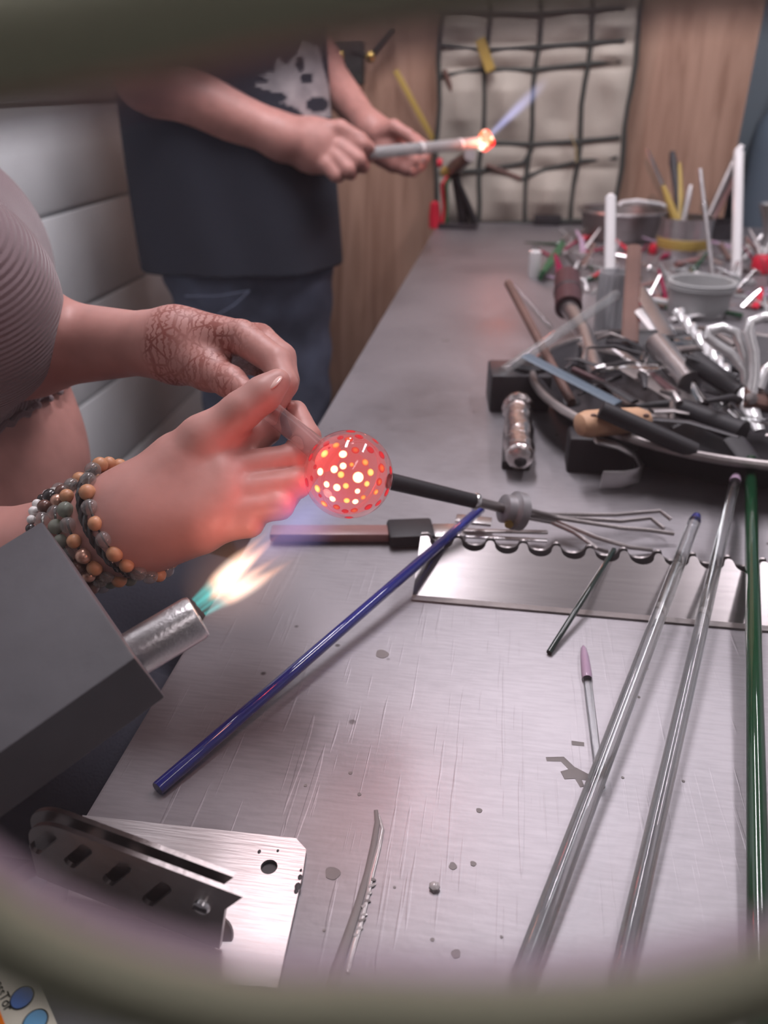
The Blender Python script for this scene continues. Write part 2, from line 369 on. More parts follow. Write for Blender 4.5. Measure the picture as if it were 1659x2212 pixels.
# ------------------------------------------------------------------ signed distance bodies (one continuous skin)
def cone(a, b, ra, rb, k=.004): return ('c', np.array(a, float), np.array(b, float), ra, rb, k)
def elli(c, r, k=.01, rot=None):
    M = np.array(rot, float) if rot is not None else np.eye(3)
    return ('e', np.array(c, float), np.array(r, float), M, None, k)
def prim_d(p, X):
    if p[0] == 'c':
        a, b, ra, rb = p[1:5]; ba = b - a; l2 = ba @ ba + 1e-12; pa = X - a
        h = np.clip(pa @ ba / l2, 0, 1); return np.linalg.norm(pa - h[:, None] * ba, axis=1) - (ra + (rb - ra) * h)
    c, r, M = p[1:4]; q = (X - c) @ M; k0 = np.linalg.norm(q / r, axis=1); k1 = np.linalg.norm(q / (r * r), axis=1)
    return np.where(k1 > 1e-9, k0 * (k0 - 1) / np.maximum(k1, 1e-9), -r.min())
def field(prims, X, cuts=(), off=0.):
    d = None
    for p in prims:
        e = prim_d(p, X)
        if d is None: d = e; continue
        k = p[5]; h = np.maximum(k - np.abs(d - e), 0) / k; d = np.minimum(d, e) - h * h * k * .25
    d = d - off
    for n, c in cuts: d = np.maximum(d, X @ np.array(n) - c)
    return d
def sdf_mesh(prims, vox, cuts=(), off=0., bs=14):
    lo, hi = np.full(3, 1e9), np.full(3, -1e9)
    for p in prims:
        if p[0] == 'c': rr = max(p[3], p[4]); pts = np.stack([p[1], p[2]])
        else: rr = p[2].max(); pts = p[1][None]
        lo = np.minimum(lo, pts.min(0) - rr); hi = np.maximum(hi, pts.max(0) + rr)
    lo -= off + 3 * vox + .004; hi += off + 3 * vox + .004
    nb = np.ceil((hi - lo) / (vox * bs)).astype(int); B = np.stack(np.meshgrid(*[np.arange(n) for n in nb], indexing='ij'), -1).reshape(-1, 3)
    ctr = lo + (B + .5) * bs * vox; hd = bs * vox * .87
    dc = field(prims, ctr, (), off); pd = np.stack([prim_d(p, ctr) for p in prims])
    act = np.nonzero(np.abs(dc) < hd + .008)[0]
    g = np.arange(bs + 1); G = np.stack(np.meshgrid(g, g, g, indexing='ij'), -1).reshape(-1, 3)
    N = nb * bs + 4
    key = lambda c: ((c[..., 0] + 1) * N[1] + (c[..., 1] + 1)) * N[2] + (c[..., 2] + 1)
    keys, verts, quads = [], [], []
    for bi in act:
        use = [p for j, p in enumerate(prims) if pd[j, bi] < max(dc[bi], 0) + 2 * hd + .03 + off]
        if not use: continue
        base = B[bi] * bs; S = field(use, lo + (base + G) * vox, cuts, off).reshape(bs + 1, bs + 1, bs + 1)
        neg = S < 0
        if neg.all() or not neg.any(): continue
        cnt = np.zeros((bs, bs, bs)); acc = np.zeros((bs, bs, bs, 3))
        for ax in range(3):
            o1, o2 = [a for a in range(3) if a != ax]
            for d1 in (0, 1):
                for d2 in (0, 1):
                    s0 = [None] * 3; s0[ax] = slice(0, bs); s0[o1] = slice(d1, bs + d1); s0[o2] = slice(d2, bs + d2)
                    s1 = list(s0); s1[ax] = slice(1, bs + 1)
                    A, Bv = S[tuple(s0)], S[tuple(s1)]; cr = (A < 0) != (Bv < 0)
                    t = np.where(cr, A / np.where(cr, A - Bv, 1), 0); cnt += cr
                    acc[..., ax] += t; acc[..., o1] += cr * d1; acc[..., o2] += cr * d2
        cell = np.argwhere(cnt > 0); ci = tuple(cell.T)
        verts.append(lo + (base + cell + acc[ci] / cnt[ci][:, None]) * vox); keys.append(key(base + cell))
        for ax in range(3):
            o1, o2 = (ax + 1) % 3, (ax + 2) % 3
            s0 = [slice(0, bs)] * 3; s1 = list(s0); s1[ax] = slice(1, bs + 1)
            A, Bv = neg[tuple(s0)], neg[tuple(s1)]
            for fl, sel in ((0, A & ~Bv), (1, ~A & Bv)):
                e = np.argwhere(sel) + base
                if not len(e): continue
                u = np.zeros(3, int); u[o1] = 1; v = np.zeros(3, int); v[o2] = 1
                q = [e - u - v, e - v, e, e - u]
                if fl: q = q[::-1]
                quads.append(np.stack([key(x) for x in q], 1))
    keys = np.concatenate(keys); verts = np.concatenate(verts); quads = np.concatenate(quads)
    order = np.argsort(keys); ks = keys[order]; pos = np.searchsorted(ks, quads); pos = np.minimum(pos, len(ks) - 1)
    ok = (ks[pos] == quads).all(1)
    return verts[order], pos[ok]
def sdf_obj(name, prims, vox, m, parent, cuts=(), off=0., deform=None):
    V, Q = sdf_mesh(prims, vox, cuts, off)
    if deform is not None: V = deform(V)
    me = bpy.data.meshes.new(name); O = np.array(ABS[parent.name])
    me.vertices.add(len(V)); me.vertices.foreach_set('co', (V - O).astype(np.float32).ravel())
    me.loops.add(Q.size); me.loops.foreach_set('vertex_index', Q.astype(np.int32).ravel())
    me.polygons.add(len(Q)); me.polygons.foreach_set('loop_start', np.arange(0, Q.size, 4, dtype=np.int32))
    me.update(calc_edges=True); me.validate(); me.shade_smooth(); me.materials.append(MT[m])
    o = bpy.data.objects.new(name, me); COL.objects.link(o); o.parent = parent; ABS[o.name] = ABS[parent.name]
    return o, V
def attr(o, name, vals):
    a = o.data.attributes.new(name, 'FLOAT', 'POINT'); a.data.foreach_set('value', np.asarray(vals, np.float32))
# ================================================================== the room
MT['rearwall'] = mat('dimmed rear wall', (.20, .19, .19), .7)  # wall kept dark in colour so little light bounces from behind
FZ, XW, YB = -.92, -.90, 2.33
XR, YR = 1.95, -1.6
struct(MB().box((.5, .4, FZ - .05), (1.7, 2.6, .05)).build('floor', 'floor'))
struct(MB().box((.5, .4, CEIL + .05), (1.7, 2.6, .05)).build('ceiling', 'ceiling'))
struct(MB().box((XR + .05, .4, .4), (.05, 2.3, 1.32)).build('wall_right', 'wall'))
struct(MB().box((.5, YR - .05, .4), (1.6, .05, 1.32)).build('wall_rear', 'rearwall'))
struct(MB().box((.5, YB + .30, .4), (1.6, .05, 1.32)).build('wall_back', 'bluewall'))
wl = struct(MB().box((XW - .06, .4, .4), (.05, 2.3, 1.32)).build('wall_left', 'mortar'))
# courses of thickly painted block with recessed bed joints
zj = PXp(290, 415, XW).z
k0 = math.ceil((FZ - zj) / .195)
z = zj + k0 * .195 - .195
while z < CEIL:
    a, b = max(z, FZ) + .004, min(z + .195, CEIL) - .004
    if b - a > .02: MB().box((XW - .005 - .02, .4, (a + b) / 2), (.025, 2.3, (b - a) / 2)).build('block_course', 'block', wl, bevel=.0035)
    z += .195
# plywood sheets in front of the back wall
def sheet(x0, x1, label, y=YB + .02, z0=FZ, z1=1.5):
    t = MB().box(((x0 + x1) / 2, y, (z0 + z1) / 2), ((x1 - x0) / 2, .009, (z1 - z0) / 2)).build('plywood_sheet', 'ply', bevel=.001)
    return tag(t, label, 'plywood', 'plywood sheets on the back wall')
xa = PYp(945, 300, YB).x; xb = PYp(1340, 300, YB).x; xc = PYp(1618, 200, YB).x
sheet(XW + .01, xa + .12, 'plywood sheet behind the man in the dark shirt, left of the canvas')
sheet(xa + .125, xc, 'plywood sheet right of the canvas, behind the jar of tools')

# ceiling lamps
for i, ((lx, ly), pw) in enumerate(LAMPS):
    t = thing('ceiling_light', ['long tube light on the ceiling above the left edge of the bench', 'added fill tube light on the ceiling above the tool tray', 'added fill tube light on the ceiling behind the viewer'][i], 'light', (lx, ly, CEIL), 'ceiling tube lights')
    MB().box((lx, ly, CEIL - .03), (.09, .64, .03)).build('housing', 'white', t, bevel=.004)
    for s in (-.045, .045):
        MB().tube([(lx + s, ly - .6, CEIL - .085), (lx + s, ly + .6, CEIL - .085)], .013).build('tube', mat('lit tube', (.9, .9, .9), emit=(1, .95, .94), estr=9), t)
    for s in (-.61, .61): MB().box((lx, ly + s, CEIL - .08), (.07, .012, .03)).build('end_socket', 'white', t)

# ================================================================== the steel bench
XE = -.195                                    # left edge of the bench
BX1, BY0, BY1 = .95, .03, YB - .03
bench = thing('workbench', 'long brushed steel workbench with worn scratched top', 'workbench', (.35, 1.1, FZ))
MB().box(((XE + BX1) / 2, (BY0 + BY1) / 2, -.02), ((BX1 - XE) / 2, (BY1 - BY0) / 2, .02)).build('bench_top', 'table', bench, bevel=.003)
for x in (XE + .05, BX1 - .05):
    for y in (BY0 + .06, 1.1, BY1 - .06):
        MB().box((x, y, (FZ - .04) / 2), (.022, .022, (-.04 - FZ) / 2)).build('leg', 'darksteel', bench)
MB().box(((XE + BX1) / 2, (BY0 + BY1) / 2, FZ + .22), ((BX1 - XE) / 2 - .03, (BY1 - BY0) / 2 - .03, .01)).build('lower_shelf', 'darksteel', bench)
rnd = random.Random(4)
def blot(px, py, r):
    c = P(px, py); s = r * (c - CAMP).length / FPX; n = 18; ph = rnd.random() * 6
    MB().prism([(s * (1 + .12 * math.sin(3 * a + ph)) * math.cos(a), s * (1 + .1 * math.cos(2 * a + ph)) * math.sin(a)) for a in [2 * math.pi * k / n for k in range(n)]], (c.x, c.y, .00005), (1, 0, 0), (0, 1, 0), .0002).build('stain', 'stain', bench)
for b in ((825, 1413, 14), (718, 1887, 15), (978, 1871, 8), (1022, 1866, 6), (1035, 1751, 6), (776, 1716, 4), (934, 2030, 4), (660, 1697, 3.5), (963, 735, 9), (1395, 1445, 5), (1380, 1506, 3), (1345, 1680, 3), (1476, 1688, 3), (852, 1917, 3), (1083, 2024, 3), (757, 1670, 4), (700, 2010, 3), (985, 2060, 9)):
    blot(*b)
# branching smear beside the first clear rod
c = P(1230, 1660)
for pts, r in ((((1180, 1640), (1215, 1640), (1240, 1665), (1258, 1700)), .0022), (((1235, 1605), (1262, 1608)), .0026), (((1215, 1675), (1245, 1670), (1270, 1680)), .0042)):
    MB().tube([P(*p) + Vector((0, 0, .0001)) for p in pts], [r * .7] + [r] * (len(pts) - 2) + [r * .6], 10, flat=.08).build('smear', 'stain', bench)
# long dried streak of residue
st = [P(x, y, .0006) for x, y in ((812, 1750), (815, 1775), (806, 1830), (792, 1890), (772, 1960), (752, 2020), (728, 2090), (712, 2150))]
t = thing('glass_shard', 'thin smoky sliver of glass lying on the steel by the perforated plate', 'glass shard', st[3])
MB().tube(st, [.0011, .0015, .0016, .0016, .0019, .0022, .0026, .0028], 10, flat=.3).build('dark_edge', 'stain', t)
st2 = [P(x, y, .0006) for x, y in ((818, 1760), (826, 1790), (818, 1830), (803, 1888), (794, 1935), (782, 1985), (765, 2040), (750, 2100))]
MB().tube(st2, [.0005, .0009, .0012, .0013, .0010, .0011, .0012, .0012], 10, flat=.35).build('clear_edge', 'residue', t)
for k in range(9):
    x, y = 795 - k * 4.5 + rnd.random() * 8, 1900 + k * 15
    a = P(x, y, .0008); b = P(x + 9 + rnd.random() * 10, y + 4 - rnd.random() * 12, .0006)
    MB().tube([a, (a + b) / 2 + Vector((.0005, 0, 0)), b], [.0010, .0008, .0003], 8, flat=.5).build('chip', 'residue' if k % 3 else 'stain', t)
c = P(938, 1920, 0)
MB().ball(c + Vector((0, 0, .0018)), (.0028, .0026, .0018), 7, 5).build('glass_crumb', 'residue', None)
tag(bpy.data.objects['glass_crumb'], 'tiny crumb of clear glass on the bare steel in the foreground', 'glass crumb')

# ================================================================== bracket, plate, sticker in the near left corner
pl = [(-.30, 0)]
z0 = .0005
cor = [P(180, 1768, z0), P(640, 1818, z0), P(662, 1842, z0), P(655, 1890, z0), P(600, 2140, z0), P(120, 2100, z0)]
hc = P(582, 1880, z0)
t = thing('base_plate', 'bright brushed metal plate with a round hole, under the slotted bracket', 'metal plate', (hc.x, hc.y, 0))
# plate polygon with a real hole: fan of quads between outline and circle
n = 48; ring = []; out = []
cc = Vector((hc.x, hc.y, 0))
for k in range(n):
    a = 2 * math.pi * k / n; dv = Vector((math.cos(a), math.sin(a), 0)); ring.append(cc + dv * .0040)
    best = None
    for i in range(len(cor)):
        A, Bq = Vector((cor[i].x, cor[i].y, 0)), Vector((cor[(i + 1) % len(cor)].x, cor[(i + 1) % len(cor)].y, 0)); e = Bq - A
        det = dv.x * (-e.y) + e.x * dv.y
        if abs(det) < 1e-9: continue
        w = A - cc; s = (w.x * (-e.y) + e.x * w.y) / det; u = (dv.x * w.y - dv.y * w.x) / det
        if s > 0 and -1e-6 <= u <= 1 + 1e-6: best = s if best is None else min(best, s)
    out.append(cc + dv * best)
def corner_snap(lst):
    for c_ in cor:
        c2 = Vector((c_.x, c_.y, 0)); i = min(range(len(lst)), key=lambda j: (lst[j] - c2).length); lst[i] = c2
corner_snap(out)
V = []; Fc = []
for zz in (.0005, .0030): V += [v + Vector((0, 0, zz)) for v in ring] + [v + Vector((0, 0, zz)) for v in out]
for k in range(n):
    j = (k + 1) % n
    Fc += [(k, j, n + j, n + k), (2 * n + k, 3 * n + k, 3 * n + j, 2 * n + j), (k, 2 * n + k, 2 * n + j, j), (n + k, n + j, 3 * n + j, 3 * n + k)]
MB().add(V, Fc).build('plate', 'brushed', t, smooth=20)
MB().lathe([(.0039, 0), (.0039, .0006)], (hc.x, hc.y, .0003)).build('hole_floor', 'rubber', t)
for (x, y, r) in ((648, 1895, 5), (643, 1915, 7), (640, 1925, 5), (560, 1840, 4), (600, 1838, 3), (650, 1880, 3)):
    q = P(x, y, .0030); MB().ball(q, (.0009 * r / 4, .0013 * r / 4, .0004), 8, 5).build('soot_fleck', 'rubber', t)
# slotted U-channel bracket
ZT = .058
Bt, At = P(525, 1938, ZT - .012), P(50, 1760, ZT - .004)
ex = (At - Bt); Lb = ex.length; ex.normalize(); up = Vector((0, 0, 1)); ey = (up - ex * up.dot(ex)).normalized(); nrm = ex.cross(ey)
t = thing('slotted_bracket', 'dark steel channel bracket with oval slots and a bolt, in the near corner', 'bracket', (Bt.x, Bt.y, .003))
def arc_top(L, drop):
    pts = [(0, 0), (L - .020, 0)]
    for k in range(1, 8): a = k / 7 * math.pi / 2; pts.append((L - .020 + .020 * math.sin(a), -.016 + .016 * math.cos(a)))
    pts += [(L, -drop), (.012, -drop), (.0085, -.013)]
    return pts
def slot_plate(m, org, slots, L, drop):
    """a plate with real slots: outline and slots are bridged by triangulating with bmesh"""
    import bmesh
    bm = bmesh.new(); loops = [arc_top(L, drop)] + slots; edges = []
    for lp in loops:
        vs = [bm.verts.new((p[0], p[1], 0)) for p in lp]
        edges += [bm.edges.new((vs[i], vs[(i + 1) % len(vs)])) for i in range(len(vs))]
    bmesh.ops.triangle_fill(bm, use_beauty=True, use_dissolve=False, edges=edges)
    bm.verts.ensure_lookup_table(); top = [v.co.copy() for v in bm.verts]; fs = [tuple(v.index for v in f.verts) for f in bm.faces if True]
    bm.verts.index_update(); fs = [tuple(v.index for v in f.verts) for f in bm.faces]
    bd = [(e.verts[0].index, e.verts[1].index) for e in bm.edges if len(e.link_faces) == 1]; bm.free()
    n_ = len(top); w3 = lambda p, d_: org + ex * p.x + ey * p.y + nrm * d_
    V = [w3(p, 0) for p in top] + [w3(p, .0022) for p in top]
    m.add(V, fs + [tuple(i + n_ for i in f[::-1]) for f in fs] + [(a, b, b + n_, a + n_) for a, b in bd]); return m
def oval(cx, cy_, L, r, ang):
    pts = []
    for k in range(16):
        a = 2 * math.pi * k / 16; x = r * math.cos(a) + (L if math.cos(a) > 0 else -L); y = r * math.sin(a)
        pts.append((cx + x * math.cos(ang) - y * math.sin(ang), cy_ + x * math.sin(ang) + y * math.cos(ang)))
    return pts
drop = ZT - .012 - .004
def on_plate(px, py):
    d = ray(px, py); s = (Bt - CAMP).dot(nrm) / d.dot(nrm); q = CAMP + d * s - Bt; return q.dot(ex), q.dot(ey)
sl = []
for c in ((338, 1932), (252, 1888), (168, 1850), (92, 1820)):
    u, v = on_plate(*c); u2, v2 = on_plate(c[0] + 30, c[1] - 26); sl.append(oval(u, max(v, -drop + .012), .0085, .0032, math.atan2(v2 - v, u2 - u)))
slot_plate(MB(), Bt, sl, Lb, drop).build('front_plate', 'darksteel', t, smooth=20)
Bt2 = P(505, 1890, ZT - .010); sep = (Bt2 - Bt).dot(nrm)
off2 = nrm * sep + ex * (Bt2 - Bt).dot(ex)
slot_plate(MB(), Bt + off2, [], Lb * .97, drop).build('rear_plate', 'darksteel', t, smooth=20)
mid = Bt + ex * (Lb * .55) + nrm * (sep / 2) + ey * (-drop + .001)
rotm = Matrix((ex, nrm, ey)).transposed()
MB().box(mid, (Lb * .40, abs(sep) / 2, .0012), rotm).build('channel_floor', 'darksteel', t)
bu, bv = on_plate(440, 1950); bc = Bt + ex * bu + ey * max(bv, -drop + .004) - nrm * (0 if sep > 0 else 0)
outn = -nrm if sep > 0 else nrm
if outn.dot(CAMP - bc) < 0: outn = -outn
bo = MB().lathe([(.0040, 0), (.0040, .0020), (.0034, .0030), (.001, .0032)], bc, outn, 24).build('bolt', 'chrome', t)
MB().box(bc + outn * .0032, (.0032, .0006, .0004), rotm).build('bolt_slot', 'black', bo)
wc = P(470, 2005, .006)
MB().lathe([(.0075, 0), (.0075, .0016), (.003, .0030), (.001, .0032)], wc - Vector((0, 0, .003)), outn + Vector((0, 0, .6)), 24).build('wing_nut', 'darksteel', t)

# sticker
s0 = P(20, 2165, .0004)
t = thing('sticker', 'orange and cream sticker with blue discs at the lower left corner', 'sticker', s0)
su = (P(45, 2212, .0004) - P(8, 2120, .0004)).normalized(); sv = Vector((0, 0, 1)).cross(su)   # text runs along su
def sq(u0, u1, v0, v1, zz, name, m, cols=None):
    o0 = s0 + Vector((0, 0, zz)); return MB().prism([(u0, v0), (u1, v0), (u1, v1), (u0, v1)], o0, su, sv, .0001).build(name, m, t, smooth=0)
m_or = mat('orange print', (.95, .22, .01), .5); m_cr = mat('cream print', (.72, .66, .55), .55); m_ink = mat('black ink', (.02, .02, .02), .5); m_bl = mat('blue print', (.12, .22, .55), .45)
sq(-.022, .035, -.022, .012, 0, 'paper', m_cr)
sq(-.022, .035, -.022, -.0040, .00012, 'orange_band', m_or)
def text(s, size, org, eu, ev, m, parent, name='lettering'):
    cu = bpy.data.curves.new(name, 'FONT'); cu.body = s; cu.size = size; cu.extrude = .00003; cu.offset = size * .012
    tmp = bpy.data.objects.new(name + '_tmp', cu); COL.objects.link(tmp); dg = bpy.context.evaluated_depsgraph_get(); dg.update()
    me = bpy.data.meshes.new_from_object(tmp.evaluated_get(dg)); bpy.data.objects.remove(tmp)
    ez = Vector(eu).cross(Vector(ev)); Mx = Matrix((eu, ev, ez)).transposed().to_4x4(); Mx.translation = Vector(org) - ABS[parent.name]
    me.transform(Mx); me.name = name; me.materials.clear(); me.materials.append(m); o = bpy.data.objects.new(name, me); COL.objects.link(o); o.parent = parent; return o
text('assTor', .0052, s0 + su * (-.011) + sv * (-.0026) + Vector((0, 0, .0003)), su, sv, m_ink, t)
text('IN', .0042, s0 + su * (.003) + sv * (-.0085) + Vector((0, 0, .0004)), su, sv, m_ink, t)
for px, py, r, mm in ((47, 2156, .0042, m_bl), (76, 2207, .0044, mat('light blue print', (.16, .38, .62), .4))):
    q = P(px, py, .0008); MB().lathe([(r, 0), (r, .0002)], q, seg=24).build('blue_disc', mm, t)
    MB().lathe([(r * 1.14, 0), (r * 1.14, .0001)], q - Vector((0, 0, .0001)), seg=24).build('disc_outline', m_ink, t)
# ================================================================== rods, rest and tools on the near bench
def rod(name, label, a, b, r, m, cat='glass rod', group=None, tip=None, node=None):
    """straight rod between world points; tip = (material, length, radius scale) at b"""
    a, b = Vector(a), Vector(b); d = (b - a).normalized()
    if not tip and not node:
        o = MB().tube([a, a + d * r * .15, b - d * r * .3, b], [r * .93, r, r, r * .8], 20).build(name, m, None, loc=a)
        return tag(o, label, cat, group)
    t = thing(name, label, cat, a, group)
    MB().tube([a, a + d * r * .15, b], [r * .93, r, r], 20).build('shaft', m, t)
    if tip:
        tm, L, s = tip; MB().tube([b, b + d * L * .15, b + d * L * .5, b + d * L * .85, b + d * L], [r * s, r * s * 1.05, r * s, r * s * .8, r * s * .3], 16).build('tip', tm, t)
    return t

# notched rod rest: folded steel strip, front face sloping, scalloped upper edge
ra, rb = P(905, 1290), P(1659, 1356)
rx = (rb - ra).normalized(); ry = Vector((0, 0, 1)).cross(rx)
RL = .40; PH = .0
top0 = P(920, 1157, .023)
rise = Vector(((top0 - ra).dot(ry), 0)) if False else None
back = (top0 - ra).dot(ry); lean = math.atan2(.023, back); face = math.hypot(.023, back)
fy = (ry * back + Vector((0, 0, .023))).normalized()
def on_face(px, py):
    n_ = rx.cross(fy); d = ray(px, py); s = (ra - CAMP).dot(n_) / d.dot(n_); q = CAMP + d * s - ra; return q.dot(rx), q.dot(fy)
pk = [on_face(x, y)[0] for x, y in ((920, 1157), (988, 1159), (1057, 1164), (1125, 1169), (1197, 1175), (1272, 1181), (1346, 1186), (1419, 1191), (1503, 1197), (1578, 1202), (1650, 1207))]
pitch = (pk[-1] - pk[0]) / 10
rest = thing('rod_rest', 'steel rod rest with a scalloped upper edge of round notches', 'rod rest', ra)
tops = []
x = pk[0] - .004; tops.append((x, face - .001))
cx0 = pk[0] + pitch / 2; nn = 13
for i in range(nn):
    cxx = cx0 + i * pitch; rr = pitch * .36
    tops.append((cxx - pitch * .46, face)); tops.append((cxx - pitch * .40, face - .001))
    for k in range(0, 11):
        a = math.pi + math.pi * k / 10; tops.append((cxx + rr * math.cos(a), face - .0035 + rr * math.sin(a) * .85))
    tops.append((cxx + pitch * .40, face - .001)); tops.append((cxx + pitch * .46, face))
xe = cx0 + nn * pitch
tops.append((xe, face))
def strip(poly_top, org, e1, e2, y0, th):
    V = []; Fc = []; n_ = len(poly_top); ez = e1.cross(e2)
    for d_ in (0, th):
        for (px_, py_) in poly_top: V += [org + e1 * px_ + e2 * y0 + ez * d_, org + e1 * px_ + e2 * py_ + ez * d_]
    o2 = 2 * n_
    for i in range(n_ - 1):
        a = 2 * i; Fc += [(a, a + 2, a + 3, a + 1), (o2 + a, o2 + a + 1, o2 + a + 3, o2 + a + 2), (a + 1, a + 3, o2 + a + 3, o2 + a + 1), (a, o2 + a, o2 + a + 2, a + 2)]
    Fc += [(0, 1, o2 + 1, o2), (2 * n_ - 2, o2 + 2 * n_ - 2, o2 + 2 * n_ - 1, 2 * n_ - 1)]
    return MB().add(V, Fc)
strip(tops, ra, rx, fy, 0, -.0016).build('front_face', 'restmetal', rest, smooth=30)
by = Vector((ry.x * .35, ry.y * .35, -1)).normalized()
org_b = ra + fy * face + ry * .0035; hb = (org_b.z - .0005) / -by.z
strip([(px_, (face - py_) * .9) for px_, py_ in tops], org_b, rx, by, hb, .0016).build('back_face', 'darksteel', rest, smooth=30)
strip([(tops[0][0], 0.0), (xe, 0.0)], ra + Vector((0, 0, .0003)), rx, -ry, .006, -.0014).build('foot_flange', 'darksteel', rest, smooth=30)
NOTCH = lambda i, dz=0.: ra + rx * (cx0 + i * pitch) + fy * (face - .0035 - pitch * .36 * .85) + Vector((0, 0, dz))
def lean_rod(near_px, r, notch_px_t, far_px):
    pass
# blue rod: foot on the steel, resting in the first notch
a = P(340, 1704, .0042); n0 = NOTCH(0, .0048); d = (n0 - a).normalized()
tgt = P(1038, 1097, .0); 
def along(a, d, px, py):
    """length along a line from a with direction d where it passes closest to the sight line"""
    r_ = ray(px, py).normalized(); w = a - CAMP; b_ = d.dot(r_); return (b_ * r_.dot(w) - d.dot(w)) / (1 - b_ * b_)
def through(px_a, za, px_n, notch_z, px_e):
    pass
def rod_over(ax, ay, nx, ny, ex_, ey_, r):
    """rod whose near end lies on the bench at (ax,ay) and that crosses the rest at sight line (nx,ny)"""
    a = P(ax, ay, r); u, v = on_face(nx, ny); q = ra + rx * u + fy * (face - .0035 - pitch * .36 * .85) + Vector((0, 0, r)); d = (q - a).normalized()
    return a, a + d * along(a, d, ex_, ey_)
a, b = rod_over(340, 1704, 953, 1165, 1038, 1097, .0040)
rod('cobalt_rod', 'cobalt blue glass rod lying across the bench and leaning on the rod rest', a, b, .0040, 'blueglass')
a, b = rod_over(1186, 1410, 1312, 1200, 1326, 1186, .0020)
rod('thin_green_rod', 'short thin black-green glass rod leaning on the notched rest', a, b, .0020, 'blackgreen')
a, b = rod_over(1120, 2130, 1462, 1198, 1492, 1122, .0048)
a0 = a - (b - a).normalized() * .02; a0.z = a.z
rod('clear_rod', 'thick clear glass rod with a blue tip, leaning on the rod rest', a, b, .0048, 'rodglass', tip=('blueglass', .010, .8), group='clear rods on the rest')
a, b = rod_over(1335, 2130, 1540, 1208, 1581, 1040, .0044)
rod('clear_rod', 'thick clear glass rod with a lilac bead tip, leaning on the rod rest', a, b, .0044, 'rodglass', tip=('lilac', .013, 1.05), group='clear rods on the rest')
a = P(1640, 2080, .0056); u, v = on_face(1618, 1215)
q = ra + rx * u + fy * (face - .0035 - pitch * .36 * .85) + Vector((0, 0, .0052)); d = (q - a).normalized()
rod('green_rod', 'long dark green glass rod at the right edge, leaning towards the tray', a - d * .05, a + d * along(a, d, 1614, 992), .0050, 'greenglass')
# lilac-tipped clear stub under the clear rod
a, b = P(1297, 1700, .0028), P(1268, 1462, .0028)
t = thing('lilac_tipped_stub', 'short clear rod with a long lilac tip lying flat under the clear rod', 'glass rod', a); d = (b - a).normalized()
MB().tube([a, b], [.0024, .0028], 16).build('shaft', 'glass', t)
MB().tube([b - d * .002, b + d * .001, b + d * .008, b + d * .02, b + d * .028, b + d * .031], [.0030, .0034, .0033, .0029, .0020, .0008], 16).build('tip', 'lilac', t)
MB().ball(a, (.003, .003, .0026), 12, 8).build('drip_end', 'glass2', t)

# claw tool behind the rest: black handle, collar, wire fingers
a, b = D(845, 1040, .565), D(1022, 1082, .60)
t = thing('claw_holder', 'claw holder with black handle, grey collar and bent steel wire fingers', 'tool', P(1110, 1150, 0))
MB().tube([a - (b - a) * .02, a, b], [.0062, .0062, .0056], 16).build('handle', 'rubber', t)
d = (b - a).normalized()
MB().lathe([(.0062, 0), (.0066, .001), (.0066, .0035), (.005, .0045)], b, d, 20).build('ferrule', 'chrome', t)
c = D(1085, 1098, .622); MB().tube([b, c], [.0040, .0040], 12).build('shank', 'darksteel', t)
c2 = D(1140, 1108, .63); dd = (c2 - c).normalized()
co = MB().lathe([(.010, 0), (.0115, .001), (.0115, .008), (.0125, .009), (.0155, .0105), (.0155, .0175), (.014, .0185), (.003, .0187)], c, dd, 32).build('collar', 'greymetal', t)
MB().lathe([(.0035, 0), (.0035, .003), (.001, .0032)], c + dd * .005 - CAMU * .0105 - CAMF * .004, -CAMU * .8 - CAMF, 14).build('set_screw', 'brass', co)
tip0 = c + dd * .0187
W5 = [((1200, 1112), (1330, 1112), (1425, 1104), (1449, 1122)), ((1210, 1118), (1340, 1126), (1405, 1119), (1434, 1142)), ((1210, 1120), (1340, 1140), (1400, 1145), (1455, 1153)),
      ((1200, 1125), (1290, 1162), (1360, 1182), (1408, 1188)), ((1190, 1128), (1240, 1150), (1290, 1185), (1312, 1192))]
for k, w in enumerate(W5):
    s = dd.cross(Vector((0, 0, 1))) * (.004 * math.cos(k * 1.25)) + Vector((0, 0, .004 * math.sin(k * 1.25)))
    pts = [tip0 + s - dd * .003] + [P(x, y, .018 - .003 * j) for j, (x, y) in enumerate(w)]
    if k > 2: pts = pts[:1] + [P(x, y, .016 - .0042 * j) for j, (x, y) in enumerate(w)]
    MB().tube(pts, .0018, 10).build('wire_finger', 'darksteel', t)
# flat spatula tool below it
t = thing('forked_spatula', 'flat pinkish handled tool with a black band and forked steel end, behind the rest', 'tool', P(880, 1165, 0))
def flat(name, m, pts, w, th, parent, zc):
    a, b = P(*pts[0], zc), P(*pts[1], zc); e = (b - a); L = e.length; e.normalize(); n_ = Vector((0, 0, 1)).cross(e)
    return MB().box((a + b) / 2, (L / 2, w, th), Matrix((e, n_, Vector((0, 0, 1)))).transposed()).build(name, m, parent, bevel=th * .5)
flat('handle', 'pinkhandle', ((585, 1152), (842, 1152)), .0085, .004, t, .006)
flat('band', 'rubber', ((838, 1152), (936, 1148)), .0155, .0055, t, .007)
flat('ferrule', 'steel', ((930, 1150), (1005, 1150)), .0105, .003, t, .006)
flat('blade', 'steel', ((985, 1120), (1062, 1128)), .006, .0015, t, .010)
flat('prong', 'darksteel', ((1000, 1146), (1183, 1150)), .0020, .0010, t, .010)
flat('prong', 'steel', ((1000, 1158), (1182, 1168)), .0020, .0010, t, .007)
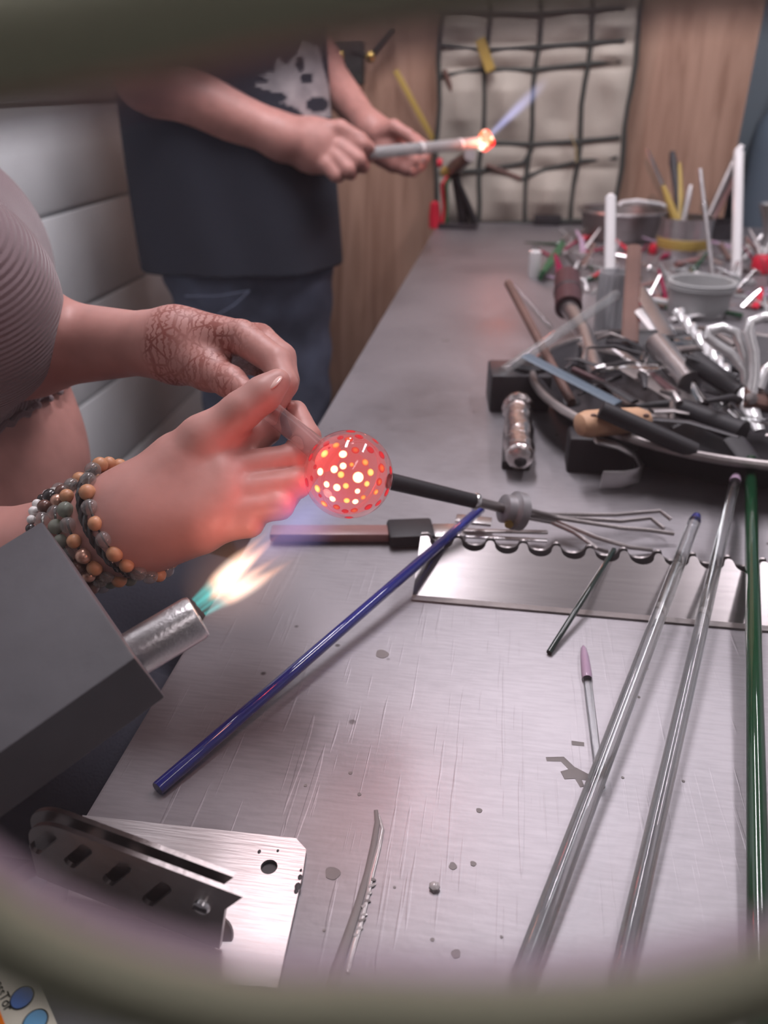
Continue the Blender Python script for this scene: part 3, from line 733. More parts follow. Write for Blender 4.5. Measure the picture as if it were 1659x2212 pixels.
# black block with a notch
c = P(1115, 892, 0); t = thing('graphite_block', 'black notched block standing on the bench behind the foil tube', 'block', c)
bx = Vector((.03, -.01, 0))
q = Matrix.Rotation(R(6), 3, 'Z')
MB().box(c + Vector((.0, .030, .022)), (.034, .030, .022), q).build('body', 'black', t, bevel=.003)
MB().lathe([(.021, 0), (.021, .004), (.017, .008), (.001, .009)], c + Vector((.012, .030, .044)), (0, 0, 1), 28).build('cap', 'rubber', t)
# crumpled metal tube in front of it
a, b = P(1118, 1030, .0) + Vector((0, 0, .022)), P(1112, 905, .0) + Vector((0, 0, .034))
t = thing('foil_tube', 'crumpled silvery metal tube lying on the bench before the black block', 'metal tube', (a.x, a.y, 0)); d = (b - a).normalized()
MB().tube([a + d * (i * .012) + Vector((.001 * math.sin(i * 2.1), 0, .001 * math.cos(i * 1.7))) for i in range(9)], [.0135, .0145, .0145, .0138, .0144, .014, .0142, .0135, .012], 24).build('tube', 'foil', t)
MB().ball(a, (.0135, .007, .0135), 14, 8).build('crumpled_end', 'foil', t)
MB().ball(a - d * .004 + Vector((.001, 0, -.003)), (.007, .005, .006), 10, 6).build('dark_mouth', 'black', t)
e = a + d * .10
MB().lathe([(.013, 0), (.017, .004), (.016, .010), (.010, .014), (.006, .026), (.003, .028)], e, d, 12).build('torn_collar', 'foil', t)
MB().box(((a.x + b.x) / 2, (a.y + b.y) / 2 - .01, .0045), (.014, .05, .0045)).build('foot', 'black', t, bevel=.002)
# wooden-handled tool with a curled steel strap
c = P(1310, 1030, 0); t = thing('wood_handled_scraper', 'pale wooden handle with a curled grey metal strap, in front of the tray', 'tool', c)
h0, h1 = D(1246, 918, .715), D(1402, 905, .735)
ww = MB().tube([h0 + (h1 - h0) * s for s in (0, .04, .15, .5, .85, .96, 1)], [.006, .0115, .0145, .0145, .0135, .010, .005], 20, flat=.85).build('handle', 'wood', t)
for px in (1282, 1396): MB().ball(D(px, 898, .708), (.003, .002, .002), 10, 6).build('rivet', 'brownwood', t)
pts = [D(x, y, tt) for x, y, tt in ((1285, 950, .715), (1330, 962, .718), (1370, 982, .72), (1386, 1006, .722), (1376, 1028, .722), (1345, 1036, .72), (1300, 1036, .718))]
MB().tube(pts, .009, 12, flat=.22, up=(0, 0, 1)).build('strap', 'steel', t)
MB().box(c + Vector((-.006, .022, .017)), (.032, .018, .019)).build('block', 'rubber', t, bevel=.004)
# small round dark weight
c = P(1222, 880, 0); tag(MB().lathe([(.014, 0), (.016, .003), (.016, .009), (.012, .012), (.001, .0125)], c, seg=28).build('rubber_stopper', 'rubber', None, loc=c), 'small round black stopper beside the wooden handle', 'stopper')
# ================================================================== torch in front of the seated person
A_ = D(90, 1125, .385)
def solve_t(px, py, fn, lo, hi):
    for _ in range(60):
        m_ = (lo + hi) / 2
        if fn(D(px, py, lo)) * fn(D(px, py, m_)) <= 0: hi = m_
        else: lo = m_
    return D(px, py, (lo + hi) / 2)
B_ = solve_t(292, 1420, lambda q: (q - A_).z + .012, .2, .6)
wv = (B_ - A_)
C_ = solve_t(358, 1507, lambda q: (q - B_).dot(wv), .2, .6)
hv = (C_ - B_); Lv = wv.cross(hv).normalized()
if Lv.dot(CAMR) < 0: Lv = -Lv
torch = thing('bench_torch', 'steel bench torch barrel with dark grey box body, burning at the left edge', 'torch', (A_.x - .08, A_.y, FZ))
BLEN = .17
vs = [A_, B_, C_, A_ + hv]; vs = vs + [v - Lv * BLEN for v in vs]
MB().add(vs, [(0, 1, 2, 3), (7, 6, 5, 4), (0, 4, 5, 1), (1, 5, 6, 2), (2, 6, 7, 3), (3, 7, 4, 0)]).build('box_body', 'graphite', torch, bevel=.0012)
mid_t = D(297, 1409, .355); be = D(428, 1331, .362); Bd = (be - mid_t).normalized()
RB = .0108
MB().lathe([(RB * .98, -.03), (RB, 0), (RB, (be - mid_t).length - .002), (RB * .93, (be - mid_t).length), (RB * .80, (be - mid_t).length + .0004), (RB * .78, (be - mid_t).length - .004), (.0005, (be - mid_t).length - .004)], mid_t, Bd, 40).build('barrel', 'steel', torch)
fc = MB().lathe([(RB * .77, 0), (RB * .77, .0010), (.0003, .0012)], be - Bd * .0038, Bd, 28).build('face_plate', 'brass', torch)
e1 = Bd.orthogonal().normalized(); e2 = Bd.cross(e1)
for k in range(7):
    o_ = Vector((0, 0, 0)) if k == 6 else (e1 * math.cos(k * math.pi / 3) + e2 * math.sin(k * math.pi / 3)) * RB * .48
    MB().lathe([(.0012, 0), (.0012, .0012), (.0007, .0012), (.0006, .0003)], be - Bd * .0028 + o_, Bd, 12).build('jet', 'darksteel', fc)
ctr = (A_ + C_) / 2 - Lv * .09
MB().tube([(ctr.x, ctr.y, ctr.z - .01), (ctr.x, ctr.y, FZ + .01)], .014, 16).build('stand_post', 'black', torch)
MB().lathe([(.10, 0), (.10, .008), (.02, .014), (.014, .02)], (ctr.x, ctr.y, FZ), seg=32).build('stand_foot', 'black', torch)

# flame: a bundle of tongues, all volume emission
PROF['tongue'] = [(0, .35), (.12, .5), (.40, 1), (.7, .62), (1, .05)]
PROF['haze'] = [(0, .25), (.3, .6), (.7, 1), (1, .9)]
PROF['halo'] = [(0, .35), (.35, 1), (.75, .7), (1, .1)]
PROF['jetflame'] = [(0, .45), (.3, .7), (.7, 1), (1, .8)]
def volume(name, a, b, r0, m, parent):
    a, b = Vector(a), Vector(b); L = (b - a).length; prof = PROF[m.name.split('.')[0]]
    pts = []
    for k in range(13):
        z_ = k / 12; i = max(j for j in range(len(prof)) if prof[j][0] <= z_ + 1e-9); i = min(i, len(prof) - 2)
        f_ = (z_ - prof[i][0]) / (prof[i + 1][0] - prof[i][0]); pts.append((r0 * 1.15 * (prof[i][1] + f_ * (prof[i + 1][1] - prof[i][1])) + .0004, z_ * L))
    o = MB().lathe(pts, (0, 0, 0), seg=20).build(name, m, None, loc=(0, 0, 0), smooth=0)
    o.parent = parent; o.location = a - ABS[parent.name]; o.rotation_mode = 'QUATERNION'; o.rotation_quaternion = Vector((0, 0, 1)).rotation_difference((b - a).normalized())
    return o
fl = thing('torch_flame', 'bright white-orange flame tongues with teal roots burning from the near torch', 'flame', be)
hot = [(0, (.06, .85, .80)), (.13, (.10, .85, .78)), (.24, (1, .62, .42)), (.45, (1, .80, .62)), (.75, (1, .45, .22)), (1, (1, .22, .08))]
TG = [((417, 1297, .3635), (588, 1140, .386), .0046), ((423, 1303, .361), (615, 1144, .381), .0048), ((429, 1312, .364), (556, 1216, .379), .0034), ((434, 1318, .359), (616, 1192, .374), .0042), ((442, 1327, .3615), (646, 1202, .376), .0046), ((425, 1308, .368), (600, 1165, .396), .0040)]
for k, (a, b, r0) in enumerate(TG):
    a, b = D(*a), D(*b); L = (b - a).length
    m = flame_volume('tongue.%d' % k, L, r0, hot, 380, 1.4, ((0, .75), (.16, .60), (.30, 1), (.62, .75), (.85, .16), (1, 0)))
    volume('flame_tongue', a, b, r0, m, fl)
a, b = D(440, 1305, .364), D(735, 1050, .408); L = (b - a).length
volume('blue_haze', D(500, 1250, .370), b, .020, flame_volume('haze', (b - D(500, 1250, .370)).length, .020, [(0, (.3, .35, 1)), (1, (.35, .42, 1))], 20, 1.3, ((0, 0), (.3, .7), (.6, 1), (1, .2))), fl)
a, b = D(415, 1318, .361), D(690, 1120, .40); L = (b - a).length
volume('flame_halo', a, b, .030, flame_volume('halo', L, .030, [(0, (1, .55, .35)), (.6, (1, .42, .25)), (1, (1, .35, .3))], 7, 1.6, ((0, .5), (.3, 1), (.7, .5), (1, 0))), fl)  # emissive halo added for the bloom glow around the flame
def point_light(name, loc, power, col, rad, parent):
    l = bpy.data.lights.new(name, 'POINT'); l.energy = power; l.color = col; l.shadow_soft_size = rad
    o = bpy.data.objects.new(name, l); COL.objects.link(o); o.parent = parent; o.location = Vector(loc) - ABS[parent.name]; return o
point_light('flame_light', D(545, 1215, .375), .065, (1, .44, .34), .012, fl)

# ================================================================== glowing marble on its rod
MC = D(752.8, 1025.1, .405); MR = 96.6 * .405 / FPX * .995
marble = thing('glass_marble', 'clear round glass marble covered with glowing red and yellow dots on a thick rod', 'glass marble', MC)
glm = thin_glass('marble glass', (.96, .86, .86), .02, .05, (.9, .35, .33))
MB().ball(MC, MR, 64, 40).build('sphere', glm, marble)
re_ = D(528, 842, .470); rd = (MC - re_).normalized()
MB().tube([re_, re_ + rd * .02, MC - rd * MR * .93, MC - rd * MR * .80], [.0062, .0062, .0064, .0085], 28).build('punty_rod', thin_glass('rod glass', (.74, .66, .66), .05, .22, (.70, .45, .43)), marble)
core_m = bpy.data.materials.new('hot core'); core_m.use_nodes = True; ns, ln = core_m.node_tree.nodes, core_m.node_tree.links; ns.clear()
out = ns.new('ShaderNodeOutputMaterial'); em = ns.new('ShaderNodeEmission'); em.inputs[0].default_value = (1, .12, .11, 1); em.inputs[1].default_value = .95
tr = ns.new('ShaderNodeBsdfTransparent'); mx = ns.new('ShaderNodeMixShader'); mx.inputs[0].default_value = .20
ln.new(tr.outputs[0], mx.inputs[1]); ln.new(em.outputs[0], mx.inputs[2]); ln.new(mx.outputs[0], out.inputs[0])
MB().ball(MC - CAMR * MR * .03, MR * .90, 40, 24).build('hot_core', core_m, marble)
MB().ball(MC - CAMR * MR * .10 - CAMU * MR * .03, MR * .60, 32, 20).build('inner_swirl', core_m, marble)
for rr_ in (.86, .80):
    MB().lathe([(MR * rr_, -.0004), (MR * (rr_ + .012), 0), (MR * rr_, .0004)], MC + rd * MR * .12, rd + CAMU * .2, 48, closed=True).build('trapped_ring', glm, marble)
DOTM = {'W': emitter('dot white', [(0, (1, .95, .72)), (.78, (1, .88, .5)), (1, (1, .25, .1))], 2.6),
        'Y': emitter('dot yellow', [(0, (1, .86, .30)), (.72, (1, .72, .18)), (1, (1, .2, .06))], 1.5),
        'O': emitter('dot amber', [(0, (1, .62, .14)), (.6, (1, .42, .10)), (1, (.9, .07, .05))], 1.2),
        'R': emitter('dot orange', [(0, (1, .26, .07)), (.55, (1, .12, .06)), (1, (.8, .03, .04))], .95),
        'D': emitter('dot red', [(0, (1, .045, .05)), (.6, (1, .05, .06)), (1, (.75, .03, .05))], .8)}
DM = {}
for k, m in DOTM.items():
    o = MB().ball((0, 0, 0), (1, 1, .16), 18, 8).build('dot', m, None, loc=(0, 0, 0)); DM[k] = o.data; bpy.data.objects.remove(o)
dots = [(700, 572, 62, 'W'), (575, 790, 58, 'W'), (702, 742, 52, 'W'), (370, 825, 58, 'W'), (918, 905, 82, 'W'), (463, 1008, 50, 'W'), (613, 1052, 57, 'W'), (910, 1105, 42, 'W'), (548, 1220, 50, 'W'), (880, 1258, 48, 'W'),
        (432, 563, 64, 'Y'), (672, 866, 50, 'Y'), (1100, 833, 54, 'Y'), (1046, 998, 44, 'Y'), (742, 1028, 45, 'Y'), (325, 1073, 60, 'Y'), (754, 1243, 47, 'Y'),
        (598, 440, 56, 'O'), (1022, 688, 52, 'O'), (826, 722, 36, 'O'), (994, 1196, 41, 'O'), (1183, 1120, 46, 'O'), (420, 1296, 60, 'O'),
        (785, 350, 64, 'R'), (880, 512, 58, 'R'), (1266, 770, 70, 'R'), (605, 1342, 54, 'R'), (865, 1392, 54, 'R'), (1230, 972, 58, 'R'),
        (1100, 504, 60, 'D'), (1270, 575, 66, 'D'), (1075, 1345, 66, 'D'), (730, 1405, 52, 'D'),
        (815, 215, 75, 'D'), (660, 325, 50, 'D'), (935, 305, 66, 'D'), (455, 412, 58, 'D'), (280, 460, 62, 'D'), (222, 610, 66, 'D'), (160, 985, 75, 'D'), (238, 922, 42, 'D'), (290, 755, 36, 'D'), (362, 1175, 34, 'D'), (1412, 800, 66, 'D'), (1352, 1130, 70, 'D'), (1225, 1290, 66, 'D'), (1200, 340, 62, 'D'), (785, 1515, 66, 'D'), (497, 475, 24, 'D')]
vd = (CAMP - MC).normalized(); vr = CAMU.cross(vd).normalized(); vu = vd.cross(vr)
for zx, zy, r_, k in dots:
    x, y = (zx - 780) / 668, -(zy - 865) / 668; l = math.hypot(x, y)
    if l > .965: x, y = x / l * .965, y / l * .965
    nrm_ = (vr * x + vu * y + vd * math.sqrt(max(1 - x * x - y * y, 0))).normalized()
    link_copy(DM[k], 'dot', marble, MC + nrm_ * MR * .985, Vector((0, 0, 1)).rotation_difference(nrm_), (r_ / 668 * MR,) * 2 + (r_ / 668 * MR,))
point_light('marble_glow', MC, .13, (1, .12, .10), MR * .6, marble)

# ================================================================== seated person
def D3(p): return np.array(D(*p))
p1 = thing('person', 'person in a mauve ribbed crop top holding the marble rod with both hands', 'person', (D(-330, 700, .66).x, D(-330, 700, .66).y, FZ))
def chain(pts, k=.0025): return [cone(D3(pts[i][:3]), D3(pts[i + 1][:3]), pts[i][3], pts[i + 1][3], k) for i in range(len(pts) - 1)]
def finger(mcp, pip, dip, tip, r): return chain([(*mcp, r[0]), (*pip, r[1]), (*dip, r[2]), (*tip, r[3])], .0022)
# right hand
RW = (255, 1132, .440)
right = [cone(D3((-330, 1400, .56)), D3((-40, 1245, .485)), .044, .038, .02), cone(D3((-40, 1245, .485)), D3(RW), .038, .0225, .02),
         cone(D3((240, 1165, .440)), D3((305, 1142, .435)), .019, .0195, .012), cone(D3((235, 1105, .440)), D3((300, 1080, .436)), .018, .0185, .012),
         cone(D3((300, 1110, .436)), D3((480, 1022, .433)), .020, .0135, .014), cone(D3((300, 1125, .436)), D3((490, 1070, .428)), .021, .0132, .014),
         cone(D3((300, 1140, .436)), D3((465, 1112, .424)), .021, .0125, .014), cone(D3((300, 1150, .437)), D3((430, 1145, .424)), .019, .0115, .014),
         cone(D3((300, 1100, .440)), D3((385, 1010, .436)), .020, .0165, .014)]
right += [cone(D3((395, 992, .446)), D3((505, 965, .449)), .015, .013, .012), cone(D3((505, 965, .449)), D3((575, 930, .458)), .013, .009, .01)]
right += finger((480, 1022, .433), (632, 992, .437), (664, 945, .458), (640, 888, .468), (.0108, .0086, .0080, .0066))
right += finger((492, 1070, .427), (640, 1046, .428), (668, 1008, .452), (640, 965, .470), (.0102, .0080, .0076, .0068))
right += finger((468, 1112, .423), (604, 1092, .423), (632, 1055, .446), (602, 1010, .462), (.0098, .0077, .0073, .0066))
right += finger((432, 1148, .423), (540, 1132, .422), (566, 1100, .442), (545, 1062, .455), (.0090, .0071, .0066, .006))
right += chain([(370, 1030, .437, .0175), (438, 950, .432, .0128), (523, 886, .431, .0098), (568, 852, .433, .0092), (600, 824, .436, .0072)], .006)
# left hand
LW = (362, 742, .507)
left = [cone(D3((-260, 760, .66)), D3((60, 742, .565)), .042, .0335, .02), cone(D3((60, 742, .565)), D3(LW), .0330, .0180, .02),
        cone(D3((330, 735, .510)), D3((380, 730, .505)), .0165, .0165, .01), cone(D3((330, 752, .512)), D3((385, 765, .505)), .0165, .0165, .01)]
lh = [cone(D3((385, 728, .505)), D3((520, 728, .487)), .0160, .0105, .012), cone(D3((385, 735, .508)), D3((560, 735, .505)), .0165, .0105, .012),
      cone(D3((385, 750, .512)), D3((568, 757, .522)), .0165, .0100, .012), cone(D3((385, 760, .512)), D3((560, 780, .535)), .0155, .0092, .012),
      cone(D3((385, 758, .506)), D3((440, 795, .492)), .0165, .0125, .012)]
lh += finger((520, 728, .487), (598, 782, .470), (614, 830, .460), (598, 866, .458), (.0108, .0090, .0080, .0066))
lh += finger((560, 735, .505), (608, 772, .490), (618, 822, .484), (604, 862, .480), (.0105, .0090, .0080, .0068))
lh += finger((568, 757, .522), (612, 798, .512), (608, 840, .505), (585, 866, .500), (.0100, .0085, .0076, .0066))
lh += finger((560, 780, .535), (590, 820, .527), (580, 850, .520), (560, 866, .515), (.0090, .0076, .0070, .006))
lh += chain([(425, 785, .494, .0128), (455, 803, .486, .0112), (497, 825, .475, .0090), (532, 848, .466, .0072)], .006)
# torso, neck, head (facing the torch)
fx = Vector((1, 0, 0))
CH = D(-345, 640, .61); BL = D(-275, 1130, .575)
hipc = Vector((BL.x - .05, BL.y + .01, BL.z - .12)); neck = Vector((CH.x - .06, CH.y + .03, CH.z + .17)); headc = neck + Vector((.05, 0, .13))
torso = [cone(D(-165, 655, .53), CH, .064, .100, .04), cone(CH - Vector((.02, -.05, 0)), BL - Vector((.0, -.03, 0)), .115, .098, .04), cone(CH + Vector((-.02, .12, 0)), BL + Vector((0, .08, 0)), .11, .098, .04),
         cone(BL, hipc, .10, .125, .04), cone(BL + Vector((0, .10, 0)), hipc + Vector((0, .12, 0)), .10, .125, .04),
         elli(D3((-128, 655, .505)), (.071, .064, .072), .03), elli(D3((-128, 655, .505)) + np.array([-.12, .14, 0]), (.075, .070, .078), .03),
         cone(CH + Vector((-.05, -.06, .12)), CH + Vector((-.05, .18, .12)), .055, .055, .05), cone(CH + Vector((-.05, .06, .13)), headc - Vector((.02, -.03, .03)), .055, .05, .04)]
arms_up = [cone(CH + Vector((-.05, -.09, .11)), D(-330, 1400, .56), .052, .043, .03), cone(CH + Vector((-.05, .20, .11)), D(-260, 760, .66), .05, .042, .03)]
hd = headc + Vector((0, .05, .05))
head = [elli(hd, (.092, .074, .105), .02), elli(hd + Vector((.045, 0, -.055)), (.045, .05, .055), .03), cone(hd + Vector((.085, 0, .0)), hd + Vector((.108, 0, -.028)), .009, .013, .012),
        cone(hd + Vector((.082, -.018, -.062)), hd + Vector((.082, .018, -.062)), .008, .008, .008), elli(hd + Vector((.0, -.074, -.01)), (.018, .009, .03), .005), elli(hd + Vector((.0, .074, -.01)), (.018, .009, .03), .005)]
prims1 = torso + arms_up + head + left + lh + right
body, V = sdf_obj('body', prims1, .0022, 'skin', p1)
dl = field(lh + left[-2:], V); wl_ = np.array(D(345, 735, .508)); ax_ = np.array((D(480, 740, .49) - D(345, 735, .508)).normalized())
along_ = (V - wl_) @ ax_
attr(body, 'henna', np.clip((.004 - dl) / .002, 0, 1) * np.clip(along_ / .006, 0, 1) * np.clip((.088 - along_) / .03, .0, 1))
# clothing
def sp3(v): return tuple(v)
top_cut = []
hem_p = D(20, 1010, .50)
hn = Vector((-.10, -.05, -1)).normalized()
top_prims = torso[:8]
sh, V2 = sdf_obj('crop_top', top_prims, .0035, 'rib', p1, cuts=[(sp3(hn), hn.dot(hem_p))], off=.0045)
attr(sh, 'rib', (V2[:, 2] * .85 + V2[:, 0] * .25 - V2[:, 1] * .45) / .0034 * 2 * np.pi)
hemv = V2[np.abs(V2 @ np.array(hn) - hn.dot(hem_p)) < .004]
if len(hemv):
    cxy = hemv.mean(0); ang = np.arctan2(hemv[:, 1] - cxy[1], hemv[:, 0] - cxy[0]); pts = []
    for k in range(160):
        a = -math.pi + 2 * math.pi * k / 160; s_ = np.argsort(np.abs((ang - a + math.pi) % (2 * math.pi) - math.pi))[:12]
        q = hemv[s_]; rr_ = np.linalg.norm(q[:, :2] - cxy[:2], axis=1).max() + .0012 + .0016 * math.sin(k * 2.1)
        z_ = (hn.dot(hem_p) - hn.x * (cxy[0] + rr_ * math.cos(a)) - hn.y * (cxy[1] + rr_ * math.sin(a))) / hn.z
        pts.append(Vector((cxy[0] + rr_ * math.cos(a), cxy[1] + rr_ * math.sin(a), z_ + .0018 * math.cos(k * 2.1))))
    MB().tube(pts + pts[:1], .0028, 8, cap=False).build('ruffled_hem', MT['rib'], p1)
kn1 = Vector((-.16, hipc.y - .03, -.17)); kn2 = Vector((-.16, hipc.y + .16, -.17))
jeans = [cone(hipc + Vector((-.01, .0, -.03)), hipc + Vector((-.01, .12, -.03)), .128, .128, .05), cone(hipc + Vector((0, -.02, -.05)), kn1, .095, .066, .05), cone(hipc + Vector((0, .14, -.05)), kn2, .095, .066, .05),
         cone(kn1, (kn1.x - .06, kn1.y, FZ + .10), .064, .045, .03), cone(kn2, (kn2.x - .06, kn2.y, FZ + .10), .064, .045, .03)]
sdf_obj('trousers', jeans, .008, 'navy', p1, cuts=[((0, 0, 1), hipc.z + .06)], off=.002)
for kn in (kn1, kn2):
    f0 = Vector((kn.x - .06, kn.y, FZ)); sdf_obj('shoe', [cone(f0 + Vector((-.04, 0, .045)), f0 + Vector((.13, 0, .035)), .04, .032, .02), cone(f0 + Vector((-.03, 0, .06)), f0 + Vector((-.02, 0, .11)), .042, .045, .02)], .006, 'rubber', p1, cuts=[((0, 0, -1), -FZ)])
sdf_obj('hair', [elli(hd + Vector((-.022, 0, .025)), (.092, .085, .10), .03), cone(hd + Vector((-.06, 0, .02)), hd + Vector((-.09, 0, -.16)), .065, .04, .03)], .005, 'hair', p1, cuts=[(sp3(Vector((.9, 0, -.45)).normalized()), Vector((.9, 0, -.45)).normalized().dot(hd) + .038)])
for s in (-1, 1):
    e = MB().ball(hd + Vector((.0775, s * .030, .004)), (.007, .012, .0065), 14, 10).build('eye', 'sand', p1); MB().ball(hd + Vector((.0838, s * .030, .004)), (.0015, .0045, .0045), 10, 8).build('iris', 'rubber', e)
def nail(px, py, t, tox, toy, tt, parent, r=(.0052, .0068, .0016), nrm=None):
    c = D(px, py, t); d = (D(tox, toy, tt) - c).normalized(); n_ = (CAMP - c).normalized() if nrm is None else nrm; n_ = (n_ - d * n_.dot(d)).normalized(); s_ = d.cross(n_)
    MB().ball(c, r, 14, 8, Matrix((s_, d, n_)).transposed()).build('nail', 'nail', parent)
nail(588, 829, .4285, 612, 808, .431, p1, nrm=(CAMU * .75 - CAMF * .5 - CAMR * .35).normalized())
nail(527, 838, .4615, 548, 856, .455, p1, (.0040, .0056, .0014), nrm=(CAMU * .4 - CAMF * .9 + CAMR * .3).normalized())
for nm_, m_, z_, r_ in (('lips', 'lips', -.062, (.006, .020, .006)),): MB().ball(hd + Vector((.0875, 0, z_)), r_, 14, 8).build(nm_, m_, p1)
for s in (-1, 1): MB().tube([hd + Vector((.083, s * .016, .022)), hd + Vector((.080, s * .032, .027)), hd + Vector((.070, s * .046, .022))], [.003, .003, .0015], 8).build('eyebrow', 'hair', p1)
# stool
sc_ = Vector((hipc.x - .02, hipc.y + .06, hipc.z - .19))
t = thing('work_stool', 'dark stool under the seated person at the bench', 'stool', (sc_.x, sc_.y, FZ))
MB().lathe([(.16, 0), (.17, .01), (.17, .03), (.15, .04), (.01, .042)], sc_ - Vector((0, 0, .04)), seg=32).build('seat', 'rubber', t)
for k in range(4):
    a = math.pi / 4 + k * math.pi / 2; MB().tube([sc_ + Vector((.11 * math.cos(a), .11 * math.sin(a), -.04)), Vector((sc_.x + .18 * math.cos(a), sc_.y + .18 * math.sin(a), FZ))], .012, 12).build('leg', 'darksteel', t)

# bracelets on the right wrist
BM = {'wood': mat('bead wood', (.52, .25, .13), .4, noise=.15, nscale=80), 'brown': mat('bead brown', (.13, .06, .045), .3, coat=.4), 'clear': thin_glass('bead clear', (.80, .80, .78), .05, .14, (.72, .68, .66)), 'green': thin_glass('bead green', (.50, .58, .48), .05, .4, (.42, .45, .38)), 'dark': mat('bead dark', (.035, .03, .03), .25, coat=.5), 'shell': mat('bead shell', (.75, .72, .70), .4), 'copper': mat('bead copper', (.62, .36, .27), .3, .6)}
bead = {}
for k, m in BM.items():
    o = MB().ball((0, 0, 0), 1, 14, 9).build('bead', m, None, loc=(0, 0, 0)); bead[k] = o.data; bpy.data.objects.remove(o)
def wrist_axis(s):
    a, b, c = D(-40, 1245, .485), D(*RW), D(320, 1108, .436)
    return (b + (b - a).normalized() * s * .12 if s < 0 else b + (c - b) * s), ((b - a).normalized() if s < .0 else (c - a).normalized())
def loop(s, ru, rv, n, tilt=0.):
    c, ax = wrist_axis(s); u = (CAMU - ax * CAMU.dot(ax)).normalized(); v = ax.cross(u)
    return [c + u * math.cos(a) * ru + v * math.sin(a) * rv + ax * tilt * math.cos(a) for a in [2 * math.pi * k / n for k in range(n)]]
def bracelet(label, s, ru, rv, br, seq, tilt=0., n=None):
    n = n or int(2 * math.pi * (ru + rv) / 2 / (br * 1.9)); pts = loop(s, ru, rv, n, tilt); c = wrist_axis(s)[0]
    t = thing('bead_bracelet', label, 'bracelet', c, 'bracelets on the right wrist')
    MB().tube(pts + pts[:1], br * .18, 6, cap=False).build('cord', BM['dark'], t)
    for i, q in enumerate(pts): link_copy(bead[seq[i % len(seq)]], 'bead', t, q, None, br * (1 if i % 3 else .9))
bracelet('bracelet of wooden and clear beads nearest the hand', .45, .0345, .0290, .0045, ['wood', 'wood', 'clear', 'clear', 'wood', 'clear', 'wood', 'clear'], -.006)
bracelet('bracelet of copper and pale beads, third from the hand', -.07, .0310, .0275, .0044, ['copper', 'wood', 'clear', 'wood', 'green', 'clear', 'wood'], -.004)
bracelet('bracelet of greenish clear beads and silver discs, fourth from the hand', -.145, .0295, .0270, .0042, ['green', 'clear', 'brown', 'copper', 'clear', 'green'], -.003)
bracelet('bracelet of dark brown beads near the torch box', -.225, .0300, .0275, .0044, ['dark', 'clear', 'dark', 'brown', 'clear', 'brown', 'copper'], -.002)
bracelet('bracelet of small white shell beads closest to the elbow', -.30, .0305, .0280, .0028, ['shell', 'shell', 'shell', 'dark'], 0)
pts = loop(.12, .0322, .0275, 60, -.005); t = thing('braided_bracelet', 'black braided cord bracelet, second from the hand', 'bracelet', wrist_axis(.12)[0], 'bracelets on the right wrist')
for s in (0, 1, 2): MB().tube([q + (wrist_axis(.12)[1] * math.cos(k * 1.05 + s * 2.1) + (q - wrist_axis(.12)[0]).normalized() * math.sin(k * 1.05 + s * 2.1)) * .0014 for k, q in enumerate(pts)] , .0013, 6).build('strand', BM['dark'], t)
# ================================================================== standing person
OFF2 = .12
def E3(x, y, t): return np.array(D(x, y, t + OFF2))
g = D(517, 620, 1.60 + OFF2)
p2 = thing('person', 'person standing in a dark T-shirt and jeans working glass at the far flame', 'person', (g.x, g.y, FZ))
cl, cr = D(462, 560, 1.60 + OFF2), D(578, 560, 1.60 + OFF2); clt, crt = Vector((cl.x + .01, cl.y, .52)), Vector((cr.x - .01, cr.y, .52))
tors2 = [cone(cl, clt, .148, .150, .05), cone(cr, crt, .148, .140, .05)]
up2 = Vector((0, 0, .17)); tors2b = [cone(cl + up2, clt, .146, .148, .05), cone(cr + up2, crt, .146, .138, .05)]
sh_r = Vector((clt.x + .03, clt.y - .20, .54)); sh_l = Vector((crt.x - .02, crt.y + .14, .54))
el_r = E3(318, 165, 1.30); wr_r = E3(612, 298, 1.35); el_l = E3(690, 140, 1.66); wr_l = E3(800, 280, 1.52)
nk = Vector(((clt.x + crt.x) / 2 + .02, clt.y, .66)); h2 = nk + Vector((.05, 0, .17))
arm2 = [cone(sh_r, el_r, .062, .052, .03), cone(el_r, wr_r, .053, .031, .03), cone(sh_l, el_l, .058, .048, .03), cone(el_l, wr_l, .046, .029, .03)]
def ch2(pts, k=.004): return [cone(E3(*pts[i][:3]), E3(*pts[i + 1][:3]), pts[i][3], pts[i + 1][3], k) for i in range(len(pts) - 1)]
hand_r = [cone(wr_r, E3(690, 310, 1.38), .032, .040, .03), cone(E3(680, 300, 1.38), E3(735, 300, 1.38), .036, .022, .02), cone(E3(680, 335, 1.38), E3(715, 350, 1.38), .036, .024, .02)]
hand_r += ch2([(735, 298, 1.37, .018), (782, 312, 1.36, .0135), (800, 335, 1.40, .012), (785, 350, 1.42, .011)]) + ch2([(735, 320, 1.365, .018), (775, 345, 1.36, .0135), (785, 360, 1.40, .012), (765, 362, 1.42, .011)])
hand_r += ch2([(725, 340, 1.365, .018), (752, 366, 1.36, .0135), (758, 375, 1.40, .012), (740, 370, 1.42, .011)]) + ch2([(705, 355, 1.365, .017), (725, 378, 1.365, .0125), (732, 382, 1.40, .011), (715, 375, 1.42, .010)])
hand_r += ch2([(675, 288, 1.37, .022), (735, 278, 1.36, .016), (778, 300, 1.36, .0125), (800, 318, 1.37, .010)])
hand_l = [cone(wr_l, E3(845, 310, 1.52), .030, .034, .03), cone(E3(830, 300, 1.53), E3(862, 292, 1.53), .030, .02, .02), cone(E3(830, 330, 1.52), E3(850, 350, 1.52), .030, .022, .02)]
hand_l += ch2([(862, 292, 1.54, .018), (895, 303, 1.55, .014), (918, 318, 1.54, .012), (922, 332, 1.52, .010)]) + ch2([(862, 312, 1.53, .018), (896, 325, 1.54, .014), (918, 338, 1.53, .012), (915, 348, 1.51, .010)])
